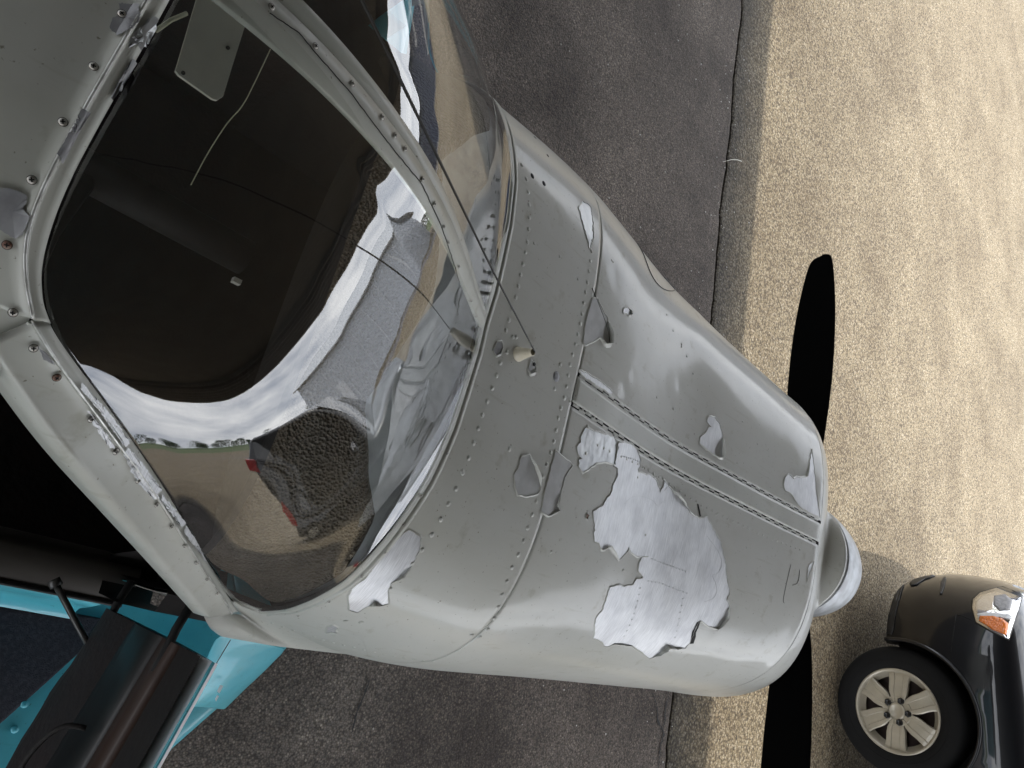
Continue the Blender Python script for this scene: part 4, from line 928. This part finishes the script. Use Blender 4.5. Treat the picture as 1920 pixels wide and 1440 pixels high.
# wheel openings cut out of the body
def cutter(x, side):
    V = []; n = 40; r = .415
    for y in (side * 1.2, side * .60):
        for j in range(n): V.append((x + r * math.cos(2 * PI * j / n), y, .378 + .03 + r * math.sin(2 * PI * j / n)))
    F = [(j, (j + 1) % n, n + (j + 1) % n, n + j) for j in range(n)] + [tuple(range(n))[::-1], tuple(range(n, 2 * n))]
    me = bpy.data.meshes.new('cut'); me.from_pydata(V, [], F); me.materials.append(M['suv_trim']); bm = bmesh.new(); bm.from_mesh(me); bmesh.ops.recalc_face_normals(bm, faces=bm.faces); bm.to_mesh(me); bm.free()
    return bpy.data.objects.new('cut', me)
bm = bmesh.new(); bm.from_mesh(body.data); bmesh.ops.remove_doubles(bm, verts=bm.verts, dist=.0004); bmesh.ops.recalc_face_normals(bm, faces=bm.faces)
bmesh.ops.holes_fill(bm, edges=[e for e in bm.edges if e.is_boundary]); bm.to_mesh(body.data); bm.free(); body.data.materials.append(M['suv_trim'])
cuts = []
for x in AX:
    for sd_ in (1, -1):
        c_ = cutter(x, sd_); COL.objects.link(c_); c_.matrix_world = MW.copy(); cuts.append(c_)
        md = body.modifiers.new('b', 'BOOLEAN'); md.object = c_; md.solver = 'EXACT'; md.operation = 'DIFFERENCE'; md.material_mode = 'TRANSFER'
bpy.context.view_layer.update(); dg = bpy.context.evaluated_depsgraph_get(); nm = bpy.data.meshes.new_from_object(body.evaluated_get(dg)); body.modifiers.clear(); body.data = nm
for c_ in cuts: bpy.data.objects.remove(c_)
nm.polygons.foreach_set('use_smooth', [True] * len(nm.polygons)); print('suv body faces', len(nm.polygons))
try: nm.set_sharp_from_angle(angle=math.radians(38))
except Exception as e_: print(e_)
# cabin above the belt
gh = []
for s, wd, zz in [(1.25, .80, 1.13), (1.45, .79, 1.30), (1.75, .76, 1.52), (2.0, .73, 1.68), (2.3, .72, 1.74), (3.2, .72, 1.77), (4.2, .72, 1.75), (4.5, .72, 1.68), (4.68, .74, 1.35), (4.74, .76, 1.10)]:
    z0 = 1.08; row = [(y_, z_) for y_, z_ in [(wd + .12, z0), (wd + .10, z0 + .3 * (zz - z0)), (wd + .02, z0 + .85 * (zz - z0)), (wd - .06, zz - .01), (wd - .2, zz), (0, zz + .015)]]
    row = row + [(-a_, b_) for a_, b_ in row[::-1][1:]]; gh.append([(-s, a_, b_) for a_, b_ in row])
cabn = grid('cabin', np.array(gh), 'suv_black', SUV); md = cabn.modifiers.new('s', 'SUBSURF'); md.levels = md.render_levels = 2
for (s0, s1) in ((1.75, 2.55), (2.62, 3.5), (3.58, 4.35)):
    for sd_ in (1, -1):
        V = [(-s0 - (.0), sd_ * .925, 1.13), (-s1, sd_ * .925, 1.13), (-s1 + (.10 if s1 > 4 else 0), sd_ * .80, 1.60), (-s0 - (.33 if s0 < 2 else 0), sd_ * .80, 1.60)]
        o = obj('side_window', V, [(0, 1, 2, 3)], 'suv_glass', SUV, smooth=False); solid(o, .012, 0)
o = obj('windscreen', [(-1.30, .74, 1.16), (-1.30, -.74, 1.16), (-1.93, -.66, 1.665), (-1.93, .66, 1.665)], [(0, 1, 2, 3)], 'suv_glass', SUV, smooth=False); solid(o, .012, 0)
o = obj('rear_window', [(-4.79, .62, 1.15), (-4.79, -.62, 1.15), (-4.66, -.58, 1.58), (-4.66, .58, 1.58)], [(0, 1, 2, 3)], 'suv_glass', SUV, smooth=False); solid(o, .012, 0)
for sd_ in (1, -1):
    box('tail_light', -4.77, -4.45, sd_ * .93 - .05, sd_ * .93 + .05, .80, 1.10, 'tail_red', SUV, .03)
    box('mirror', -1.75, -1.60, sd_ * 1.02 - .1, sd_ * 1.02 + .1, 1.10, 1.28, 'suv_black', SUV, .05)
# wheels
def wheel(x, side):
    y0 = side * .955; e = empty('wheel', '', ''); del e['label'], e['category']; e.parent = SUV; e.location = (x, y0, .378); e.rotation_euler = (0, 0, 0 if side > 0 else PI)
    R0, R1, wdt = .378, .246, .24
    tp = [(R1 - .004, -.005), (R1 + .012, .006), (R1 + .03, .010), (R1 + .07, .012), (R0 - .028, .002), (R0 - .008, -.016), (R0, -.04), (R0, -wdt + .04), (R0 - .02, -wdt), (R1, -wdt)]
    ty = lathe('tyre', [(r_, h_) for r_, h_ in tp], (0, 0, 0), 'y', 'tyre', e, 72)
    lathe('tyre_ring', [(R1 + .045, .0118), (R1 + .047, .0135), (R1 + .050, .0135), (R1 + .052, .0118)], (0, 0, 0), 'y', 'tyre', e, 72)
    rim = lathe('rim', [(R1 + .002, -.006), (R1 + .001, .004), (R1 - .006, .007), (R1 - .014, .003), (R1 - .020, -.012), (R1 - .030, -.030), (R1 - .045, -.045)], (0, 0, 0), 'y', 'rim_paint', e, 72)
    lathe('rim_well', [(R1 - .02, -.03), (R1 - .03, -.10), (.10, -.11), (.001, -.10)], (0, 0, 0), 'y', 'rim_dark', e, 48)
    for k_ in range(6):
        a0 = 2 * PI * k_ / 6 + .02
        def pt(r_, t_, d_): return (r_ * math.cos(a0) - t_ * math.sin(a0), d_, r_ * math.sin(a0) + t_ * math.cos(a0))
        prf = [(.05, .030, -.004), (.10, .050, -.002), (.13, .055, -.002), (.17, .055, -.004), (.205, .060, -.008), (R1 - .012, .072, -.016)]
        V = []
        for r_, hw_, d_ in prf:
            cc = [(-hw_, d_ - .030), (-hw_, d_ - .003), (-hw_ + .006, d_), (-hw_ * .48, d_), (-hw_ * .40, d_ - .0055), (hw_ * .40, d_ - .0055), (hw_ * .48, d_), (hw_ - .006, d_), (hw_, d_ - .003), (hw_, d_ - .030)]
            V += [pt(r_, t_, dd) for t_, dd in cc]
        F = grid_faces(len(prf), 10)
        obj('spoke', V, F, 'rim_paint', e, smooth=False)
    lathe('hub', [(.088, -.03), (.086, -.006), (.080, -.003), (.072, -.010), (.052, -.012)], (0, 0, 0), 'y', 'rim_paint', e, 40)
    lathe('hub_cap', [(.052, -.02), (.050, -.004), (.046, .000), (.036, .001), (.034, -.001), (.001, .0)], (0, 0, 0), 'y', 'rim_paint', e, 32)
    for k_ in range(5):
        a = 2 * PI * k_ / 5 + .35; lathe('wheel_nut', [(.0205, -.012), (.0205, .006), (.016, .010), (.0125, .003), (.0002, .003)], (.066 * math.cos(a), 0, .066 * math.sin(a)), 'y', 'nut', e, 6)
    lathe('brake_disc', [(.001, -.13), (.15, -.13), (.15, -.14)], (0, 0, 0), 'y', 'rim_dark', e, 30)
for x in AX:
    for sd_ in (1, -1): wheel(x, sd_)
# front details: found by sight line on the body
bpy.context.view_layer.update()
from mathutils.bvhtree import BVHTree
bvs = BVHTree.FromPolygons([(MW @ v.co)[:] for v in body.data.vertices], [p.vertices[:] for p in body.data.polygons])
def on_suv(q, off=.0):
    h = bvs.ray_cast(Vector(CAM), Vector(ray(*q)))
    if h[0] is None: return None
    n = h[1] if h[1].dot(Vector(ray(*q))) < 0 else -h[1]
    return MWi @ (h[0] + n * off)
def suv_poly(name, px, m, off=.004, th=.004, sub=6):
    c0 = np.mean(px, 0); ring = rough_poly(px, 0, 4, 1); V = []; rings = [1, .75, .5, .25]
    for k_ in rings:
        for q in ring:
            v = on_suv(tuple(c0 + (np.array(q) - c0) * k_), off); 
            if v is None: v = on_suv(tuple(c0 + (np.array(q) - c0) * k_ * .9), off)
            V.append(v if v is not None else (V[-1] if V else MWi @ Vector((0, 5, .8))))
    V.append(on_suv(tuple(c0), off)); n = len(ring)
    if V[-1] is None: V[-1] = V[0]
    F = [(r_ * n + i, r_ * n + (i + 1) % n, (r_ + 1) * n + (i + 1) % n, (r_ + 1) * n + i) for r_ in range(3) for i in range(n)] + [(3 * n + i, 3 * n + (i + 1) % n, 4 * n) for i in range(n)]
    o = obj(name, V, F, m, SUV); 
    if th: solid(o, th, 0)
    return o
hlp = [(1825,1125),(1838,1113),(1868,1104),(1914,1122),(1906,1150),(1890,1198),(1862,1185),(1830,1167),(1823,1140)]
c0 = np.mean(hlp, 0)
suv_poly('headlight_seal', [tuple(c0 + (np.array(q) - c0) * 1.06) for q in hlp], 'rubber', .002, .003)
suv_poly('headlight', hlp, 'chrome', .006, .003)
suv_poly('headlight_turn_signal', [(1836,1166),(1838,1157),(1862,1157),(1880,1162),(1890,1172),(1886,1192),(1862,1182)], 'amber', .012, .004)
suv_poly('headlight_divider', [(1832,1153),(1850,1150),(1880,1152),(1902,1158),(1900,1163),(1876,1159),(1834,1158)], 'white_trim', .011, .003)
suv_poly('headlight_bowl', [(1864,1120),(1884,1117),(1898,1128),(1894,1145),(1874,1147),(1862,1135)], 'primer', .010, .003)
suv_poly('headlight_lens', [tuple(c0 + (np.array(q) - c0) * .985) for q in hlp], 'lamp_glass', .018, 0)
suv_poly('fog_light', [(1706,1096),(1710,1084),(1722,1077),(1746,1077),(1754,1081),(1735,1086),(1718,1097),(1708,1099)], 'suv_trim', .004, .004)
suv_poly('air_slot', [(1762,1115),(1764,1092),(1770,1083),(1774,1084),(1771,1100),(1766,1114)], 'suv_trim', .004, .004)
suv_poly('lower_valance', [(1656,1186),(1668,1150),(1680,1110),(1690,1082),(1700,1074),(1700,1080),(1690,1112),(1680,1150),(1676,1182),(1672,1190)], 'suv_trim', .004, .004)
# arch lip
for x in AX:
    for sd_ in (1, -1):
        pts = [(x + .425 * math.cos(a), sd_ * (.975 if abs(math.cos(a)) < .99 else .975), .408 + .425 * math.sin(a)) for a in np.linspace(-.25, PI + .25, 50)]
        tube('arch_lip', pts, .012, 'suv_black', SUV, 8)
# shut lines
def suv_line(px, name='panel_gap'):
    V = [on_suv(q, .001) for q in px]; V = [v for v in V if v is not None]
    if len(V) > 1: tube(name, V, .0022, 'black_gap', SUV, 5)
suv_line([(1793,1152),(1791,1165),(1789,1180),(1786,1200),(1783,1222)]); suv_line([(1793,1152),(1805,1155),(1822,1163)]); suv_line([(1868,1102),(1880,1100),(1900,1108),(1919,1118)])
# ------------------------------------------------------------------ ground
aff = lambda x: 2.46 + .1042 * (x + 0.0)           # joint between asphalt and tan taxiway
def jag(n, amp): 
    a = rng.normal(0, amp, n); return (a + np.roll(a, 1) * .6)
xs_ = np.r_[np.linspace(-60, -9, 40), np.linspace(-8.9, 4, 700), np.linspace(4.1, 60, 40)]
jA = np.cumsum(rng.normal(0, .0022, len(xs_))); jA -= np.convolve(jA, np.ones(81) / 81, 'same'); jA = np.clip(jA, -.02, .02)
jB = jA * .8 + jag(len(xs_), .0015) 
seamy = lambda x: 2.44 + .1042 * x - .06 * np.exp(-((x + 1.6) / .8) ** 2) * 0
bed = obj('ground', [(-900, -300, -.06), (900, -300, -.06), (900, 1500, -.06), (-900, 1500, -.06)], [(0, 1, 2, 3)], 'grass', kind='structure', smooth=False)
V = []; 
for i, x in enumerate(xs_):
    ye = seamy(x) + jA[i]; V += [(x, -30, .0), (x, ye - .10, .0), (x, ye - .012, -.002 + rng.normal(0, .0008)), (x, ye, -.007), (x, ye + .001, -.05)]
obj('asphalt_apron', V, grid_faces(len(xs_), 5, flip=False), 'asphalt', kind='structure', smooth=False)
V = []
for i, x in enumerate(xs_):
    ye = seamy(x) + jA[i] + .015 + abs(jB[i] - jA[i] * .8) * 1.2; V += [(x, ye - .001, -.05), (x, ye, -.006), (x, ye + .015, -.001), (x, ye + .10, 0), (x, 18 + .1042 * x, 0)]
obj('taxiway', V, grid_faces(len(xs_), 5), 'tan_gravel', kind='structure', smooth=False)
obj('joint_bed', [(-60, -8, -.045), (60, 4.6, -.045), (60, 12.4, -.045), (-60, -2.0, -.045)], [(0, 1, 2, 3)], 'black_gap', kind='structure', smooth=False)
def gl_(q): return on_plane(q, 2, 0.0)
def crack(px, wd=.006, amp=2.0, seed=0):
    pp = np.array([gl_(tuple(q)) for q in rough_poly(px + px[::-1][1:-1], amp, 5, seed)[:int(sum(np.hypot(b[0] - a[0], b[1] - a[1]) for a, b in zip(px, px[1:])) / 5) + 1]])
    d = np.gradient(pp, axis=0); nn = np.stack([-d[:, 1], d[:, 0], 0 * d[:, 0]], 1); nn /= np.linalg.norm(nn, axis=1)[:, None] + 1e-9
    ww = (wd * (.5 + rng.random(len(pp))))[:, None] * np.sin(np.linspace(.15, PI - .15, len(pp)))[:, None]
    P = np.stack([pp + nn * ww, pp - nn * ww], 0); P[:, :, 2] = .004
    return grid('ground_crack', P, 'black_gap', None, kind='structure', smooth=False)
crack([(1222,1292),(1230,1320),(1232,1350),(1243,1372),(1238,1400),(1233,1440)], .005, 1.6, 1)
crack([(1253,1296),(1247,1330),(1246,1350),(1240,1372)], .004, 1.6, 2)
crack([(695,1262),(683,1300),(668,1335),(658,1375)], .0035, .5, 3)
tube('straw', [gl_(q) + np.array([0, 0, .006 + h_]) for q, h_ in (((1354, 304), .0), ((1366, 301), .012), ((1378, 301), .010), ((1389, 303), 0))], .0016, 'visor', None, 5)
tag(bpy.data.objects['straw'], 'dry pale straw lying across the joint between asphalt and gravel', 'straw')
V, F = [], []
for k_ in range(420):
    x_ = rng.uniform(-4.5, 1.6); y_ = (2.35 + .1042 * x_ - abs(rng.normal(0, 1.1))) if k_ % 2 else 2.45 + .1042 * x_ + rng.normal(0, .10)
    r_ = rng.uniform(.002, .0055); b0_ = len(V)
    for q in ((1, 0, 0), (0, 1, 0), (-1, 0, 0), (0, -1, 0), (0, 0, .9)): V.append((x_ + q[0] * r_ * rng.uniform(.7, 1.2), y_ + q[1] * r_ * rng.uniform(.7, 1.2), .001 + q[2] * r_))
    F += [(b0_, b0_ + 1, b0_ + 4), (b0_ + 1, b0_ + 2, b0_ + 4), (b0_ + 2, b0_ + 3, b0_ + 4), (b0_ + 3, b0_, b0_ + 4)]
tag(obj('loose_grit', V, F, 'grit', kind='stuff', smooth=False), 'pale loose grit scattered on the asphalt beside the joint', 'grit')
# far strips: old asphalt, tan, grass, road, tree line
def strip_(name, y0, y1, m, z, k=.1042):
    V = [(-400, y0 - 400 * k * .0, z), (400, y0, z), (400, y1, z), (-400, y1, z)]; return obj(name, V, [(0, 1, 2, 3)], m, kind='structure', smooth=False)
xsf = np.linspace(-400, 400, 60)
strip_('taxiway', 11.5, 26, 'tan_gravel', -.012); strip_('old_asphalt_strip', 17.2, 20.5, 'old_strip', -.004)
strip_('runway', 26, 44, 'tan_gravel', -.016); strip_('grass_strip', 44, 75, 'grass', -.02); strip_('road', 75, 84, 'tan_gravel', -.02)
# ------------------------------------------------------------------ hangar roof shading the aircraft; walls left off, edges cut back for fill light
HG = empty('opened_hangar_roof', 'dark ribbed hangar roof over the aircraft, sides opened to let light in', 'canopy', (0, -6, 0))
def hb(name, x0, x1, y0, y1, z0, z1, m, bv=0):
    o = box(name, x0, x1, y0, y1, z0, z1, m, None, bv); o.parent = HG; o.matrix_parent_inverse = Matrix.Translation((0, 6, 0)); return o
RZ = 2.95; slope = .1042
def canopy_pt(x, y, z): return (x, y + slope * x, z)
def slab(name, x0, x1, y0, y1, z0, z1, m):
    v, f = boxv(x0, x1, y0, y1, z0, z1); v = [canopy_pt(*p) for p in v]; o = obj(name, v, f, m, None, smooth=False); o.parent = HG; o.matrix_parent_inverse = Matrix.Translation((0, 6, 0)); return o
YR = 2.72 + RZ / math.tan(SUN_EL) * math.cos(SUN_AZ)
print('roof edge y', YR)
slab('ceiling', -10, 5.5, -7, YR, RZ, RZ + .1, 'hangar_under')
for k_ in range(7):
    y = YR - .12 - .16 * k_; slab('purlin', -9.95, 5.45, y - .02, y + .02, RZ - .05 - .004 * (k_ % 2), RZ - .002, 'purlin' if k_ < 5 else 'hangar_under')
slab('gutter', -10, 5.5, YR + .002, YR + .05, RZ - .03, RZ + .12, 'white_trim')
slab('side_beam', 5.502, 5.56, -7, YR, RZ - .03, RZ + .12, 'white_trim'); slab('side_beam', -10.06, -10.002, -7, YR, RZ - .03, RZ + .12, 'white_trim')
for x_ in (-9.8, 5.3): slab('post', x_ - .08, x_ + .08, -6.8, -6.64, 0, RZ - .002, 'purlin')
# ------------------------------------------------------------------ buildings and trees beyond
def building(name, label, cx, cy, rz, wx, wy, h, rise, wallm, roofm, ribs=14):
    e = empty(name, label, 'building', (cx, cy, -.02), rz)
    v, f = boxv(-wx / 2, wx / 2, -wy / 2, wy / 2, 0, h); obj('wall', v, f[:1] + f[2:], wallm, e, smooth=False)
    for s in (-1, 1): obj('gable', [(s * wx / 2, -wy / 2, h), (s * wx / 2, wy / 2, h), (s * wx / 2, 0, h + rise)], [(0, 1, 2)], wallm, e, smooth=False)
    for s in (-1, 1):
        o = obj('roof', [(-wx / 2 - .5, s * (wy / 2 + .5), h - .12), (wx / 2 + .5, s * (wy / 2 + .5), h - .12), (wx / 2 + .5, 0, h + rise + .02), (-wx / 2 - .5, 0, h + rise + .02)], [(0, 1, 2, 3)], roofm, e, smooth=False); solid(o, .15, 0)
    return e
bA = building('white_hangar', 'white metal hangar with gabled roof standing across the taxiway', -3.5, 30, .55, 16, 13, 5.2, 2.4, 'white_metal_wall', 'roof_metal')
for k_ in range(9):
    x = -7.2 + 1.8 * k_; v, f = boxv(x - .03, x + .03, -6.56, -6.502, .1, 5.1); obj('wall_rib', v, f, 'white_trim', bA, smooth=False)
v, f = boxv(2.2, 3.2, -6.58, -6.51, 0, 2.1); obj('door', v, f, 'white_trim', bA, smooth=False)
bB = building('navy_hangar', 'long navy blue hangar with pale bands to the left', -34, 24, .2, 34, 16, 4.2, .8, 'navy_wall', 'navy_wall')
for z in (.9, 3.0):
    v, f = boxv(-12, 12, -8.06, -8.005, z, z + .35); obj('pale_band', v, f, 'concrete_band', bB, smooth=False)
def tree(x, y, h, seed, cat='tree'):
    r = np.random.default_rng(seed); e = empty('tree', 'distant bushy tree number', 'tree', (x, y, -.06)); e['group'] = 'trees along the horizon'; e['label'] = 'dark green bushy tree in the line along the horizon'
    tube('trunk', [(0, 0, 0), (.1, 0, h * .3), (0, .1, h * .6)], [.25, .18, .08], 'bark', e, 6)
    V, F = [], []
    for k_ in range(420):
        a = r.uniform(0, 2 * PI); rad = h * .55 * math.sqrt(r.random()); z = h * (.22 + .78 * r.random() ** .8); rad *= math.sqrt(max(0.05, 1 - ((z / h - .5) / .6) ** 2)); s = r.uniform(.25, .6)
        c_ = np.array([rad * math.cos(a), rad * math.sin(a), z]); b0_ = len(V)
        d1, d2 = r.normal(0, 1, 3), r.normal(0, 1, 3); d1 /= np.linalg.norm(d1); d2 /= np.linalg.norm(d2)
        V += [c_ - d1 * s, c_ + d2 * s, c_ + d1 * s]; F.append((b0_, b0_ + 1, b0_ + 2))
    obj('crown', V, F, 'tree_leaf', e, smooth=False)
for k_ in range(70): tree(-170 + 5.2 * k_ + random.uniform(-2, 2), 150 + random.uniform(-8, 8), random.uniform(5, 9), k_)
print('objects', len(bpy.data.objects))
